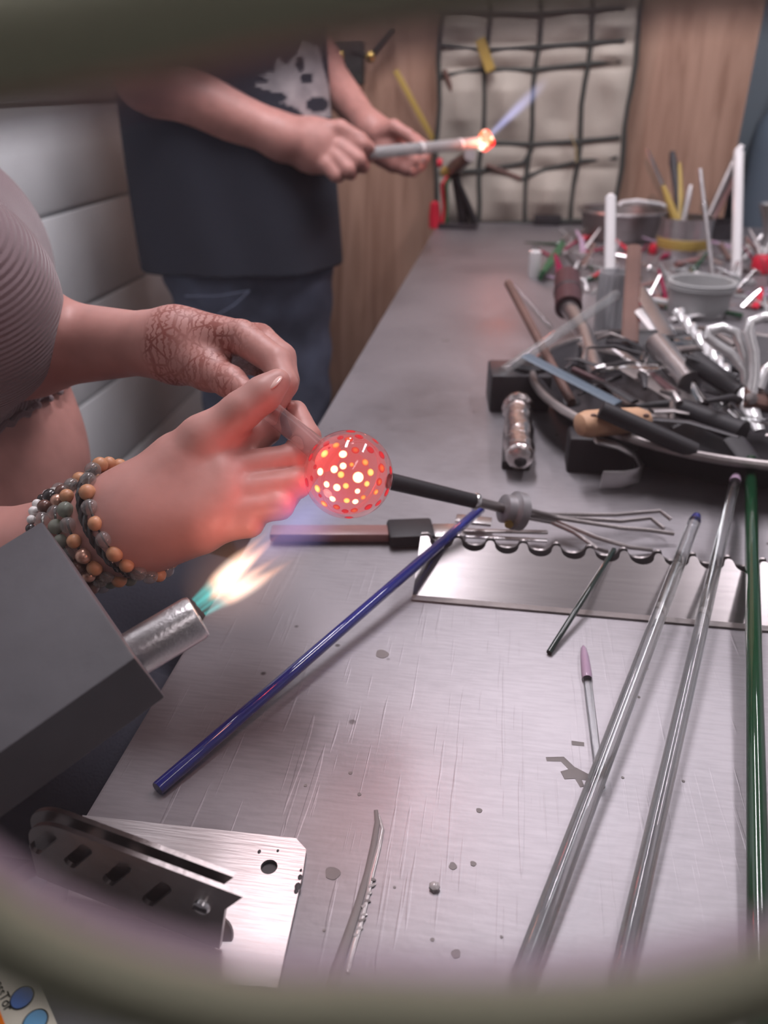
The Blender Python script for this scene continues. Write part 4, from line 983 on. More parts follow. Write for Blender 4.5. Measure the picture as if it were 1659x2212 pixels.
hand_l += ch2([(858, 335, 1.52, .017), (890, 350, 1.53, .014), (908, 358, 1.52, .012), (900, 362, 1.50, .010)]) + ch2([(850, 352, 1.52, .016), (876, 366, 1.52, .013), (893, 370, 1.51, .011), (885, 370, 1.49, .010)])
hand_l += ch2([(815, 290, 1.50, .020), (850, 275, 1.48, .015), (882, 292, 1.47, .012), (900, 312, 1.47, .010)])
head2 = [cone(nk - Vector((.02, 0, .12)), h2 - Vector((.03, 0, .05)), .062, .058, .04), elli(h2, (.105, .08, .12), .02), elli(h2 + Vector((.05, 0, -.065)), (.05, .055, .06), .03),
         cone(h2 + Vector((.098, 0, 0)), h2 + Vector((.125, 0, -.035)), .010, .015, .012), cone(h2 + Vector((.094, -.02, -.072)), h2 + Vector((.094, .02, -.072)), .009, .009, .008), elli(h2 + Vector((0, -.08, -.01)), (.02, .01, .033), .005), elli(h2 + Vector((0, .08, -.01)), (.02, .01, .033), .005)]
sdf_obj('body', tors2b + arm2 + hand_r + hand_l + head2, .0045, 'skin', p2)
m = mat('dark T-shirt', (.026, .031, .045), .9, bump=.3, bscale=300)
ns, ln, b = nodes(m); at = ns.new('ShaderNodeAttribute'); at.attribute_name = 'print'; tc = ns.new('ShaderNodeTexCoord')
n = ns.new('ShaderNodeTexNoise'); n.inputs['Scale'].default_value = 26; n.inputs['Detail'].default_value = 6; ln.new(tc.outputs['Object'], n.inputs['Vector'])
a1 = ns.new('ShaderNodeMath'); a1.operation = 'MULTIPLY_ADD'; a1.inputs[1].default_value = .35; ln.new(n.outputs[0], a1.inputs[0]); ln.new(at.outputs['Fac'], a1.inputs[2])
rp = ramp(ns, [(.45, (.026, .031, .045)), (.75, (.50, .47, .48))]); ln.new(a1.outputs[0], rp.inputs[0]); ln.new(rp.outputs[0], b.inputs['Base Color'])
MT['tshirt'] = m
hemz = D(520, 606, 1.45 + OFF2).z
sleeves = [cone(sh_r, np.array(sh_r) * .45 + el_r * .55, .066, .068, .04), cone(sh_l, np.array(sh_l) * .45 + el_l * .55, .064, .066, .04), cone(sh_r, sh_l, .075, .07, .05)]
def folds(V):
    w = np.clip((.45 - V[:, 2]) / .4, 0, 1)[:, None]
    c_ = np.array([(cl.x + cr.x) / 2, cl.y, 0]); d_ = V - c_; d_[:, 2] = 0; a = np.arctan2(d_[:, 1], d_[:, 0]); n_ = d_ / np.maximum(np.linalg.norm(d_, axis=1), .01)[:, None]
    return V + n_ * (.006 * np.sin(a * 7 + V[:, 2] * 6) * w[:, 0])[:, None]
ts, V3 = sdf_obj('tshirt', tors2[:2] + sleeves, .0045, 'tshirt', p2, cuts=[((0, 0, -1), -hemz)], off=.010, deform=folds)
q = V3 - np.array(CAMP); dep = q @ np.array(CAMF); PX_ = W / 2 + FPX * (q @ np.array(CAMR)) / dep; PY_ = H / 2 - FPX * (q @ np.array(CAMU)) / dep
poly = [(540, 182), (578, 174), (555, 158), (592, 152), (596, 118), (618, 138), (640, 112), (655, 80), (690, 100), (700, 150), (712, 190), (722, 225), (716, 256), (688, 260), (655, 250), (640, 236), (604, 222), (622, 206), (578, 196)]
ins = np.zeros(len(V3), bool)
for (x0, y0), (x1, y1) in zip(poly, poly[1:] + poly[:1]):
    c_ = (y0 > PY_) != (y1 > PY_); ins ^= c_ & (PX_ < (x1 - x0) * (PY_ - y0) / ((y1 - y0) or 1e-9) + x0)
hole = (((PX_ - 662) / 13) ** 2 + ((PY_ - 168) / 11) ** 2 < 1) | (((PX_ - 686) / 24) ** 2 + ((PY_ - 226) / 15) ** 2 < 1) | (((PX_ - 648) / 9) ** 2 + ((PY_ - 136) / 16) ** 2 < 1)
attr(ts, 'print', np.where(ins & ~hole & (V3[:, 1] < cl.y + .02), .5, 0))
hipz = hemz + .05
jp = [cone((cl.x + .02, cl.y + .01, hipz - .06), (cr.x - .01, cr.y, hipz - .05), .128, .128, .06)]
for c_, dy in ((cl, .0), (cr, .04)):
    x_ = c_.x + (.035 if c_ is cl else .015)
    jp += [cone((x_, c_.y + dy, hipz - .08), (x_ + .01, c_.y + dy, -.45), .116, .088, .06), cone((x_ + .01, c_.y + dy, -.45), (x_, c_.y + dy + .01, FZ + .08), .072, .058, .03)]
def wr(V): 
    w = np.sin(V[:, 2] * 55 + np.sin(V[:, 0] * 30) * 2) * .004; V = V.copy(); V[:, 1] += w; V[:, 0] += w * .6; return V
jn, _v = sdf_obj('jeans', jp, .007, 'denim', p2, cuts=[((0, 0, 1), hipz + .05)], deform=wr)
for c_, dy in ((cl, .0), (cr, .04)):
    x_ = c_.x + (.035 if c_ is cl else .015); f0 = Vector((x_, c_.y + dy, FZ))
    sdf_obj('shoe', [cone(f0 + Vector((-.05, 0, .05)), f0 + Vector((.17, 0, .04)), .05, .04, .03), cone(f0 + Vector((-.02, 0, .06)), f0 + Vector((-.01, 0, .10)), .05, .058, .03)], .008, 'rubber', p2, cuts=[((0, 0, -1), -FZ)])
sdf_obj('hair', [elli(h2 + Vector((-.015, 0, .03)), (.108, .09, .11), .03)], .006, 'hair', p2, cuts=[(tuple(Vector((.8, 0, -.6)).normalized()), Vector((.8, 0, -.6)).normalized().dot(h2) + .03)])
for s in (-1, 1):
    e = MB().ball(h2 + Vector((.0885, s * .032, .004)), (.007, .012, .0065), 14, 10).build('eye', 'sand', p2); MB().ball(h2 + Vector((.0948, s * .032, .004)), (.0015, .0045, .0045), 10, 8).build('iris', 'rubber', e)
for (pa, pb) in (((400, 640), (540, 628)), ((540, 628), (470, 680))):
    MB().tube([D(pa[0], pa[1], 1.445 + OFF2), D((pa[0] + pb[0]) / 2, (pa[1] + pb[1]) / 2 + 6, 1.445 + OFF2), D(pb[0], pb[1], 1.445 + OFF2)], .0016, 6).build('pocket_seam', 'denim', p2)
MB().ball(h2 + Vector((.1, 0, -.072)), (.006, .022, .006), 14, 8).build('lips', 'lips', p2)
for s in (-1, 1): MB().tube([h2 + Vector((.095, s * .017, .024)), h2 + Vector((.092, s * .034, .029)), h2 + Vector((.080, s * .050, .024))], [.0035, .0035, .002], 8).build('eyebrow', 'hair', p2)
# the tube they hold, with its molten end
ta, tb = D(792, 331, 1.38 + OFF2), D(1032, 309, 1.56 + OFF2)
t = thing('glass_tube', 'clear glass tube held by the standing person with a molten red tip', 'glass tube', ta)
dd = (tb - ta).normalized(); MB().lathe([(.0115, 0), (.0115, (tb - ta).length), (.0095, (tb - ta).length), (.0095, 0)], ta, dd, 24, closed=True).build('tube', 'hazyglass', t)
for x in (905, 990): MB().lathe([(.0118, 0), (.0128, .004), (.0118, .008)], ta + dd * along(ta, dd, x, 318), dd, 20, closed=True).build('knuckle', 'white', t)
hc_ = D(1048, 304, 1.58 + OFF2)
tipm = mat('molten glass', (.9, .2, .15), .1, emit=(1, .09, .05), estr=1.6)
mo = MB().ball(hc_, (.016, .016, .022), 20, 14).build('molten_tip', tipm, t)
MB().ball(hc_ + CAMR * .010 - CAMU * .004, .011, 14, 10).build('red_bead', mat('red hot', (.9, .02, .02), .2, emit=(1, .02, .02), estr=1.6), mo)
MB().ball(hc_ - CAMR * .010 - CAMU * .016 - CAMF * .008, .008, 14, 10).build('white_bead', mat('white hot', (.9, .9, .8), .2, emit=(.9, 1, .8), estr=1.5), mo)
for s in range(7): MB().ball(hc_ + CAMR * (.013 * math.cos(s * 2.4)) + CAMU * (.014 * math.sin(s * 2.4)) - CAMF * .013, .0032, 8, 6).build('glow_spot', DOTM['O'] if s % 2 else DOTM['W'], mo)
point_light('molten_light', hc_ - CAMF * .05 - CAMU * .02, .5, (1, .25, .15), .02, t)

# far torch on the bench with its flame
fb = P(990, 490, 0); t = thing('far_torch', 'dark bench torch with clamp and hoses at the far end of the bench', 'torch', fb)
hd2 = D(985, 360, 1.99)
MB().box(fb + Vector((0, 0, .006)), (.05, .04, .006)).build('base', 'black', t, bevel=.002)
MB().tube([fb + Vector((.015, 0, .01)), hd2 - Vector((0, 0, .02))], [.014, .012], 12).build('post', 'black', t)
MB().tube([D(1025, 478, 2.05), D(985, 385, 2.0)], [.020, .016], 12, flat=.5).build('arm', 'rubber', t)
nz = D(1015, 335, 1.86); dn = (D(1050, 300, 1.71) - nz).normalized()
MB().tube([hd2 - dn * .05, hd2, nz], [.018, .020, .014], 16).build('barrel', 'darksteel', t)
for dx, c_ in ((-30, 'red'), (-22, 'greenplastic')):
    MB().tube([hd2 - dn * .045, D(985 + dx, 400, 2.02), D(975 + dx * .5, 450, 2.05), D(985 + dx, 486, 2.07)], .006, 10).build('hose', c_, t)
MB().lathe([(.009, 0), (.011, .004), (.011, .012), (.003, .014)], D(955, 352, 1.97), -CAMR, 16).build('valve_knob', 'red', t)
MB().lathe([(.009, 0), (.011, .004), (.011, .012), (.003, .014)], D(965, 372, 1.96), -CAMR - CAMF, 16).build('valve_knob', 'brass', t)
ff = thing('far_flame', 'narrow pale blue flame streaming up past the far molten tip', 'flame', hc_)
a, b = D(1052, 298, 1.70), D(1185, 170, 1.72); L = (b - a).length
volume('jet', a, b, .016, flame_volume('jetflame', L, .016, [(0, (.55, .6, 1)), (.5, (.5, .55, 1)), (1, (.6, .65, 1))], 55, 1.0, ((0, .9), (.25, 1), (.6, .45), (1, 0))), ff)
# red and dark odds by the torch foot
c = P(938, 492, 0); tag(MB().lathe([(.014, 0), (.015, .03), (.012, .06), (.006, .065)], c, seg=16).build('red_bottle_cap', 'red', None, loc=c), 'red plastic cap at the foot of the far torch', 'cap')
c = P(1182, 486, 0); tag(MB().box(c + Vector((0, 0, .012)), (.035, .015, .012)).build('black_clip', 'rubber', None, bevel=.003, loc=c), 'small black clip at the foot of the canvas', 'clip')

# ================================================================== canvas with straps
YC = YB - .045
cv = thing('canvas_sheet', 'pale canvas sheet bound in a grid of dark straps at the bench end', 'canvas', (PYp(1150, 488, YC).x, YC, 0))
gx = [945, 1045, 1150, 1255, 1350]; gz = [-60, 30, 92, 147, 168, 310, 372, 488]
def cvp(px, py): return PYp(px, py, YC)
X0, X1 = cvp(945, 300).x, cvp(1348, 300).x; Z0, Z1 = .004, cvp(1150, -60).z
vx = [X0 + (X1 - X0) * f_ for f_ in (0, .245, .505, .765, 1)]
hz = [cvp(1150, y).z for y in (478, 362, 306, 146, 92, 20, -60)]
NX, NZ = 96, 110; V = []; Fc = []
def puff(x, z):
    dx_ = min(abs(x - a) for a in vx); dz_ = min(abs(z - a) for a in hz)
    p_ = min(dx_ / .05, 1) * min(dz_ / .05, 1)
    n_ = .012 * math.sin(x * 17 + z * 9) + .010 * math.sin(x * 9 - z * 19 + 2) + .003 * math.sin(x * 40 + z * 31)
    return -(.016 * math.sqrt(max(p_, 0)) + n_ * p_) - .002
for j in range(NZ + 1):
    for i in range(NX + 1):
        x = X0 + (X1 - X0) * i / NX; z = Z0 + (Z1 - Z0) * j / NZ; V.append((x, YC + puff(x, z), z))
for j in range(NZ):
    for i in range(NX): a = j * (NX + 1) + i; Fc.append((a, a + 1, a + NX + 2, a + NX + 1))
nv = len(V); V += [(v[0], v[1] + .012, v[2]) for v in V]; Fc2 = [tuple(nv + i for i in f[::-1]) for f in Fc]
MB().add(V, Fc + Fc2).build('cloth', 'tarp', cv, smooth=80)
for k, x in enumerate(vx):
    MB().tube([(x + .004 * math.sin(j * 1.3 + k), YC - .006, Z0 + (Z1 - Z0) * j / 12) for j in range(13)], .0062, 8).build('strap', 'strap', cv)
hp = [((945, 96), (1045, 108), (1150, 102), (1255, 95), (1348, 86)), ((945, 166), (1045, 150), (1150, 152), (1255, 140), (1340, 132)), ((945, 312), (1045, 308), (1150, 312), (1255, 305), (1338, 296)), ((950, 372), (1045, 368), (1130, 352), (1150, 320)), ((1118, 390), (1180, 365), (1255, 348), (1332, 340)), ((945, 482), (1045, 484), (1150, 480), (1255, 476), (1338, 474)), ((945, 20), (1150, 30), (1348, 15))]
for pts in hp: MB().tube([cvp(*p) - Vector((0, .006, 0)) for p in pts], .0062, 8).build('strap', 'strap', cv)
for a, b in (((1050, 355), (1125, 385)), ((960, 150), (980, 205))):
    MB().tube([cvp(*a) - Vector((0, .014, 0)), cvp(*b) - Vector((0, .014, 0))], .006, 8).build('loose_cord', 'brownwood', cv)
a, b = cvp(1035, 85), cvp(1064, 152); tag(MB().box((a + b) / 2 - Vector((0, .035, 0)), (.012, .002, (a - b).length / 2), Matrix.Rotation(R(24) * -1, 3, 'Y')).build('yellow_strip', 'yellow', None), 'short yellow plastic strip hanging on the canvas', 'strip')
a, b = PYp(858, 158, YB - .03), PYp(935, 300, YB - .04); e = (b - a); L = e.length; e.normalize(); n_ = Vector((0, -1, 0)).cross(e).normalized()
t = MB().box((a + b) / 2, (L / 2 * 1.1, .007, .003), Matrix((e, n_, e.cross(n_))).transposed()).build('folding_rule', 'yellow', None, bevel=.001); tag(t, 'thin yellow wooden stick leaning on the plywood beside the canvas', 'stick')
a, b = PYp(1232, 288, YC - .03), PYp(1245, 350, YC - .03)
tag(MB().tube([a, (a + b) / 2 + Vector((.006, 0, 0)), b], [.004, .008, .010], 8, flat=.3).build('dried_leaf', mat('straw', (.50, .40, .22), .7), None), 'withered straw-coloured strip stuck on the canvas right half', 'strip')
# gas manifold on the plywood behind the standing person
c = PYp(745, 135, YB - .04); t = thing('gas_manifold', 'dark gas manifold with brass fittings on the plywood, above the hands', 'manifold', c)
MB().box(c + Vector((0, .02, 0)), (.045, .02, .05)).build('body', 'strap', t, bevel=.004)
for px, py in ((735, 120), (736, 148), (800, 122)): MB().lathe([(.011, 0), (.013, .006), (.011, .014), (.004, .018)], PYp(px, py, YB - .06), (0, -1, 0), 16).build('brass_fitting', 'brass', t)
MB().tube([c + Vector((.02, 0, .03)), PYp(800, 122, YB - .03), PYp(850, 60, YB - .03)], .008, 10).build('pipe', 'strap', t)
# gas cylinder on the right behind everything
c = PYp(1690, 420, 2.42); tz = .30
t = thing('gas_cylinder', 'blue-grey gas cylinder standing beyond the right plywood sheet', 'gas cylinder', (c.x, c.y, FZ))
MB().lathe([(.105, 0), (.11, .01), (.11, tz - FZ - .12), (.10, tz - FZ - .06), (.07, tz - FZ - .02), (.035, tz - FZ), (.03, tz - FZ + .03)], (c.x, c.y, FZ), seg=40).build('shell', 'cylinder', t)
MB().lathe([(.028, 0), (.03, .05), (.045, .06), (.045, .09), (.01, .10)], (c.x, c.y, tz + .02), seg=20).build('valve', 'rubber', t)
# ================================================================== tray and the heap of tools
tc_ = P(1655, 1003, .0); TR = .215
TCX, TCY = P(1655, 1003, .044).x + .02, P(1600, 1003, .044).y + TR
tray = thing('tool_tray', 'wide round dark metal tray with a rolled steel rim, heaped with tools', 'tray', (TCX, TCY, 0))
MB().lathe([(TR * .78, .0), (TR * .80, .002), (TR * .95, .040), (TR * 1.0, .044), (TR * .985, .046), (TR * .80, .006), (.001, .005)], (TCX, TCY, 0.0005), seg=72).build('dish', 'black', tray)
MB().tube([(TCX + TR * math.cos(a), TCY + TR * math.sin(a), .044) for a in [2 * math.pi * k / 72 for k in range(73)]], .0045, 10, cap=False).build('rim', 'darksteel', tray)
def stick(name, label, a, b, r, m, cat='rod', r2=None, flat=1., group=None, seg=14, mid=None):
    a, b = D(*a), D(*b); pts = [a, b] if mid is None else [a, D(*mid), b]; rr = [r, r2 or r] if mid is None else [r, (r + (r2 or r)) / 2, r2 or r]
    d = (b - a).normalized()
    o = MB().tube([pts[0] - d * .0005] + pts + [pts[-1] + d * .0005], [rr[0] * .7] + rr + [rr[-1] * .7], seg, flat=flat).build(name, m, None, loc=a)
    return tag(o, label, cat, group)
G1 = 'tools heaped in the tray'
stick('black_bar', 'thick matt black bar across the front of the tray', (1298, 884, .700), (1500, 975, .695), .0080, 'rubber', 'bar', group=G1)
stick('slate_strip', 'flat blue-grey metal strip slanting over the tray edge', (1135, 768, .86), (1335, 872, .80), .0090, 'cylinder', 'strip', flat=.22, group=G1)
stick('clear_tube', 'clear glass tube slanting up from the black block to the jar', (1085, 803, .86), (1332, 636, .98), .0058, 'tubeglass', 'glass tube', group=G1)
stick('red_brown_rod', 'dark red-brown rod leaning up left of the heap', (1235, 870, .84), (1098, 612, 1.05), .0050, 'brownwood', r2=.0055, group=G1)
stick('clear_rod_stub', 'thin clear rod beside the red-brown rod', (1190, 708, 1.02), (1106, 616, 1.08), .0042, 'glass2', 'glass rod', group=G1)
stick('red_pencil', 'thin dark red pencil lying inside the tray', (1238, 798, .88), (1325, 838, .84), .0035, 'maroon', 'pencil', group=G1)
stick('steel_file', 'long narrow steel file lying diagonally in the tray', (1325, 750, .93), (1462, 850, .84), .0065, 'steel', 'file', flat=.35, group=G1)
stick('red_edged_strip', 'dark strip with red side beneath the steel file', (1390, 795, .89), (1460, 850, .83), .0055, 'maroon', 'strip', flat=.4, group=G1)
stick('steel_pipe', 'short open steel pipe lying at an angle in the tray', (1418, 742, .93), (1490, 828, .85), .0135, 'steel', 'pipe', group=G1)
stick('black_grip', 'dark plier grip lying behind the scissors in the tray', (1500, 780, .86), (1600, 850, .80), .012, 'rubber', 'grip', r2=.009, group=G1)
stick('black_grip', 'dark plier grip in the tray below the glass pipe', (1470, 880, .82), (1605, 935, .77), .010, 'rubber', 'grip', r2=.012, group=G1)
stick('tan_cloth_tool', 'brownish worn tool end on the right of the tray', (1600, 855, .80), (1690, 880, .80), .022, 'brownwood', 'tool', r2=.015, flat=.5, group=G1)
stick('steel_spatula', 'wide flat dark spatula blade in the middle of the tray', (1300, 840, .85), (1440, 905, .80), .016, 'darksteel', 'spatula', r2=.012, flat=.12, group=G1)
stick('steel_spatula', 'flat steel blade lying under the twisted rod', (1350, 790, .89), (1540, 900, .80), .014, 'darksteel', 'spatula', r2=.018, flat=.10, group=G1)
stick('glass_piece', 'fat clear glass piece lying in the front of the tray', (1555, 880, .80), (1602, 922, .775), .010, 'glass', 'glass piece', r2=.008, group=G1)
stick('black_bar', 'short black bar over the tray rim near the green rod', (1585, 950, .765), (1625, 1000, .74), .012, 'rubber', 'bar', flat=.4, group=G1)
# twisted crumpled rod
a, b = D(1465, 672, .93), D(1592, 832, .82); t = thing('twisted_rod', 'silvery twisted rod sticking up from the tray beside the scissors', 'rod', a, G1); n = 40
for s in (0, 1):
    pts = []
    for k in range(n):
        f_ = k / (n - 1); c = a + (b - a) * f_; an = f_ * 28 + s * math.pi; pts.append(c + (CAMR * math.cos(an) + CAMU * math.sin(an)) * .0028)
    MB().tube(pts, .0046, 8).build('strand', 'satin', t)
# scissors
t = thing('scissors', 'steel scissors with wide loop handles standing in the tray', 'scissors', D(1620, 860, .80), G1)
def loop_handle(pts, tt, r, name='handle'): MB().tube([D(x, y, tt) for x, y in pts], r * 1.3, 10, flat=.75).build(name, 'satin', t)
loop_handle([(1615, 862), (1608, 800), (1580, 765), (1548, 745), (1528, 728), (1530, 714), (1560, 708), (1588, 718), (1600, 745), (1612, 790), (1628, 820)], .80, .0042)
loop_handle([(1622, 862), (1630, 810), (1628, 760), (1618, 720), (1622, 695), (1650, 685), (1700, 690), (1715, 730), (1690, 770), (1655, 800), (1640, 840)], .79, .0042)
MB().tube([D(1612, 835, .80), D(1618, 875, .79), D(1640, 930, .775)], [.010, .010, .006], 12, flat=.4).build('blade', 'satin', t)
MB().lathe([(.006, 0), (.006, .004), (.002, .005)], D(1620, 862, .785), -CAMF, 14).build('pivot', 'darksteel', t)
rn = random.Random(11)
# loose small metal and glass bits in the tray, each its own thing
BITS = [('black', 'bent black steel hook'), ('glass', 'short clear glass stub'), ('darksteel', 'small dark pick'), ('rubber', 'small black peg'), ('darksteel', 'worn steel pin'), ('black', 'thin dark scriber')]
WH = ['under the black bar', 'next to the scissors', 'behind the steel pipe', 'at the back of the tray', 'beside the twisted rod', 'close to the tray rim', 'between the blades', 'on the left of the tray', 'near the clear tube', 'by the wooden handle']
used = set()
for k in range(60):
    m_, nm = BITS[k % 6]; lab = nm + ' ' + WH[(k * 7 + k // 6) % 10] + ' in the tool heap'
    a = rn.uniform(0, 6.28); rr_ = TR * .75 * math.sqrt(rn.random()); x, y = TCX + rr_ * math.cos(a) - .01, TCY + rr_ * math.sin(a); z = .024 + rn.random() * .04
    L = rn.uniform(.03, .09); th = rn.uniform(0, 6.28); el = rn.uniform(-.1, .25); d = Vector((math.cos(th) * math.cos(el), math.sin(th) * math.cos(el), math.sin(el)))
    c = Vector((x, y, z + L / 2 * abs(math.sin(el)))); r_ = rn.uniform(.002, .006)
    pts = [c - d * L / 2, c + Vector((rn.uniform(-1, 1), rn.uniform(-1, 1), rn.random())) * .006, c + d * L / 2]
    o = MB().tube(pts, [r_, r_ * .9, r_ * .5], 8, flat=rn.choice((1, 1, .4))).build(nm.split(' ', 1)[1].replace(' ', '_'), m_, None); tag(o, lab, nm.split()[-1], 'small pieces in the tool heap')

# ================================================================== jars, bowl and sticks behind the tray
def upright(px, py, z=0.): return P(px, py, z)
def hgt(base, px, py):
    """height at which the sight line passes the vertical through base"""
    d = ray(px, py); h = Vector((base.x, base.y, 0)); s = h.dot(Vector((d.x, d.y, 0))) / (d.x ** 2 + d.y ** 2); return CZ + d.z * s
# steel bowl
c = upright(1340, 520); c = c + Vector((0, .03, 0)); s = (c - CAMP).length / FPX; hb = hgt(c, 1340, 452)
t = thing('steel_bowl', 'dull steel bowl with a flared rim at the back of the bench', 'bowl', c)
rb_ = 84 * s
MB().lathe([(rb_ * .74, 0), (rb_ * .80, .004), (rb_ * .93, hb * .92), (rb_ * 1.0, hb), (rb_ * 1.0, hb + .003), (rb_ * .90, hb * .95), (rb_ * .77, .008), (.001, .006)], c, seg=48).build('basin', 'darksteel', t)
MB().tube([c + Vector((rb_ * math.cos(a), rb_ * math.sin(a), hb)) for a in [2 * math.pi * k / 48 for k in range(49)]], .0035, 8, cap=False).build('rim', 'steel', t)
bz = c + Vector((0, 0, hb + .012)); tb_ = (bz - CAMP).dot(CAMF)
o = MB().tube([D(1338, 445, tb_), D(1342, 438, tb_), D(1375, 434, tb_), D(1425, 441, tb_), D(1440, 447, tb_)], [.004, .005, .005, .005, .004], 10).build('bent_glass_rod', 'white', None); tag(o, 'bent pale glass rod resting across the steel bowl', 'glass rod')
# can of brushes
c = upright(1480, 562) + Vector((0, .05, 0)); s = (c - CAMP).length / FPX; hc2 = hgt(c, 1480, 468); rc_ = 48 * s
can = thing('tool_can', 'grey metal can with a yellow band holding brushes and sticks', 'can', c)
MB().lathe([(rc_, 0), (rc_, hc2), (rc_ * .96, hc2), (rc_ * .96, .006), (.001, .005)], c, seg=40).build('wall', 'steel', can)
MB().lathe([(rc_ * 1.012, hgt(c, 1480, 533)), (rc_ * 1.02, hgt(c, 1480, 531)), (rc_ * 1.02, hgt(c, 1480, 513)), (rc_ * 1.0, hgt(c, 1480, 512))], c, seg=40, closed=True).build('band', 'yellow', can)
tcn = (c - CAMP).dot(CAMF)
def instick(name, label, top, foot_dx, r, m, cat='stick', r2=None, flat=1., dt=0.):
    f_ = c + Vector((foot_dx, 0, .012)); tp = D(top[0], top[1], tcn + dt)
    return tag(MB().tube([f_, f_ + (tp - f_) * .6, f_ + (tp - f_) * .9, tp], [r, r, r2 or r, (r2 or r) * .6], 10, flat=flat).build(name, m, None, loc=f_), label, cat, 'sticks in the metal can')
instick('flat_brush', 'flat steel blade leaning left out of the metal can', (1398, 322), .02, .007, 'steel', 'blade', flat=.3, dt=-.02)
instick('glass_tube', 'clear tube leaning left out of the metal can', (1395, 345), .015, .007, 'glass2', 'glass tube', dt=.02)
instick('yellow_brush', 'yellow handled brush in the metal can', (1432, 400), .01, .009, 'yellow', 'brush', r2=.006, dt=-.03)
instick('dark_brush', 'dark pointed brush standing in the metal can', (1452, 328), .0, .006, 'black', 'brush', r2=.009)
instick('pencil', 'yellow pencil pointing up from the metal can', (1468, 352), -.005, .008, 'yellow', 'pencil', r2=.005)
instick('steel_rod', 'steel rod with a bead in the metal can', (1492, 400), -.01, .006, 'steel', 'rod', dt=-.03)
instick('glass_stub', 'clear glass bulb leaning out on the left of the can', (1405, 425), .01, .006, 'glass2', 'glass', r2=.012, dt=-.05)
# second dark can with leaning sticks
c = upright(1565, 530) + Vector((0, .12, 0)); s = (c - CAMP).length / FPX; hc3 = hgt(c, 1565, 478); rc_ = 45 * s; tcn = (c - CAMP).dot(CAMF)
t = thing('dark_can', 'low dark can holding leaning tubes, right of the banded can', 'can', c)
MB().lathe([(rc_, 0), (rc_, hc3), (rc_ * .94, hc3), (rc_ * .94, .006), (.001, .005)], c, seg=32).build('wall', 'black', t)
for k, (tp, m_, lb) in enumerate((((1590, 338), 'darksteel', 'dark steel tube leaning right out of the dark can'), ((1600, 360), 'pinkhandle', 'pinkish tube leaning right out of the dark can'), ((1578, 372), 'black', 'black stick leaning right out of the dark can'))):
    f_ = c + Vector((-.03 + .01 * k, 0, .012)); q = D(tp[0], tp[1], tcn - .04 + .03 * k); tag(MB().tube([f_, q], .008 - .001 * k, 10).build('leaning_tube', m_, None, loc=f_), lb, 'tube', 'tubes in the dark can')
# ribbed glass jar with a tall white rod
c = upright(1315, 742) + Vector((0, .02, 0)); s = (c - CAMP).length / FPX; hj = hgt(c, 1315, 585); rj = 33 * s; tcj = (c - CAMP).dot(CAMF)
jar = thing('ribbed_jar', 'tall ribbed clear glass jar holding a white rod', 'jar', c)
prof = [(rj * .80, 0), (rj * .9, .004)] + [(rj * (.92 + .08 * k / 14) * (1 + .012 * (k % 2)), .006 + (hj - .006) * k / 14) for k in range(15)] + [(rj * .93, hj), (rj * .80, .012), (.001, .010)]
MB().lathe(prof, c, seg=36).build('wall', thin_glass('ribbed glass', (.80, .81, .82), .08, .42, (.74, .74, .76)), jar)
for k in range(18):
    a = 2 * math.pi * k / 18; MB().tube([c + Vector((rj * .90 * math.cos(a), rj * .90 * math.sin(a), .01)), c + Vector((rj * 1.0 * math.cos(a), rj * 1.0 * math.sin(a), hj * .97))], .0011, 6).build('rib', 'glass2', jar)
f_ = c + Vector((0, 0, .016)); q = D(1319, 420, tcj); tag(MB().tube([f_, q - (q - f_) * .02, q], [.0085, .0080, .004], 16).build('white_rod', 'white', None, loc=f_), 'white glass rod standing in the ribbed jar', 'glass rod')
# tall white tube at the right
c = upright(1590, 600) + Vector((0, 0, 0)); tcw = (c - CAMP).dot(CAMF)
t = thing('tall_white_tube', 'tall opaque white glass tube with a hooked tip standing at the right', 'glass tube', c)
q = D(1596, 330, tcw); MB().tube([c, q], .0098, 18).build('shaft', 'white', t); MB().tube([q, q + Vector((.0005, 0, .006)), q + Vector((.003, 0, .011)), q + Vector((.007, 0, .010))], [.0098, .0085, .0055, .003], 14).build('hooked_tip', 'white', t)
c2 = upright(1545, 640); tcw = (c2 - CAMP).dot(CAMF); t = thing('knobbed_rod', 'thin grey glass rod with a swollen knob, left of the white tube', 'glass rod', c2)
q = D(1512, 365, tcw); MB().tube([c2, q], [.0040, .0036], 12).build('shaft', 'steel', t); m_ = c2 + (q - c2) * .70; dq = (q - c2).normalized(); MB().tube([m_ - dq * .012, m_, m_ + dq * .012], [.004, .0085, .004], 14).build('knob', 'glass2', t)
# funnel at right edge
c = upright(1665, 560) + Vector((.0, .02, 0)); s = (c - CAMP).length / FPX; t = thing('steel_cup', 'flared steel cup at the right edge behind the white tube', 'cup', c); h_ = hgt(c, 1665, 440)
MB().lathe([(16 * s, 0), (18 * s, h_ * .5), (34 * s, h_ * .95), (36 * s, h_), (33 * s, h_ * .95), (16 * s, h_ * .5), (.001, .01)], c, seg=32).build('wall', 'chrome', t)
# white tub
c = upright(1517, 696) + Vector((0, .05, 0)); s = (c - CAMP).length / FPX; h_ = hgt(c, 1517, 606); r_ = 62 * s
t = thing('plastic_tub', 'frosted white plastic tub with ridged rim amid the glass scraps', 'tub', c)
MB().lathe([(r_ * .86, 0), (r_ * .88, .003), (r_ * .97, h_ * .8), (r_ * .95, h_), (r_ * .90, h_), (r_ * .84, .006), (.001, .005)], c, seg=44).build('wall', 'tub', t)
for k in range(3): MB().tube([c + Vector((r_ * 1.0 * math.cos(a), r_ * 1.0 * math.sin(a), h_ * (.84 + .07 * k))) for a in [2 * math.pi * j / 44 for j in range(45)]], .0022, 8, cap=False).build('ridge', 'tub', t)
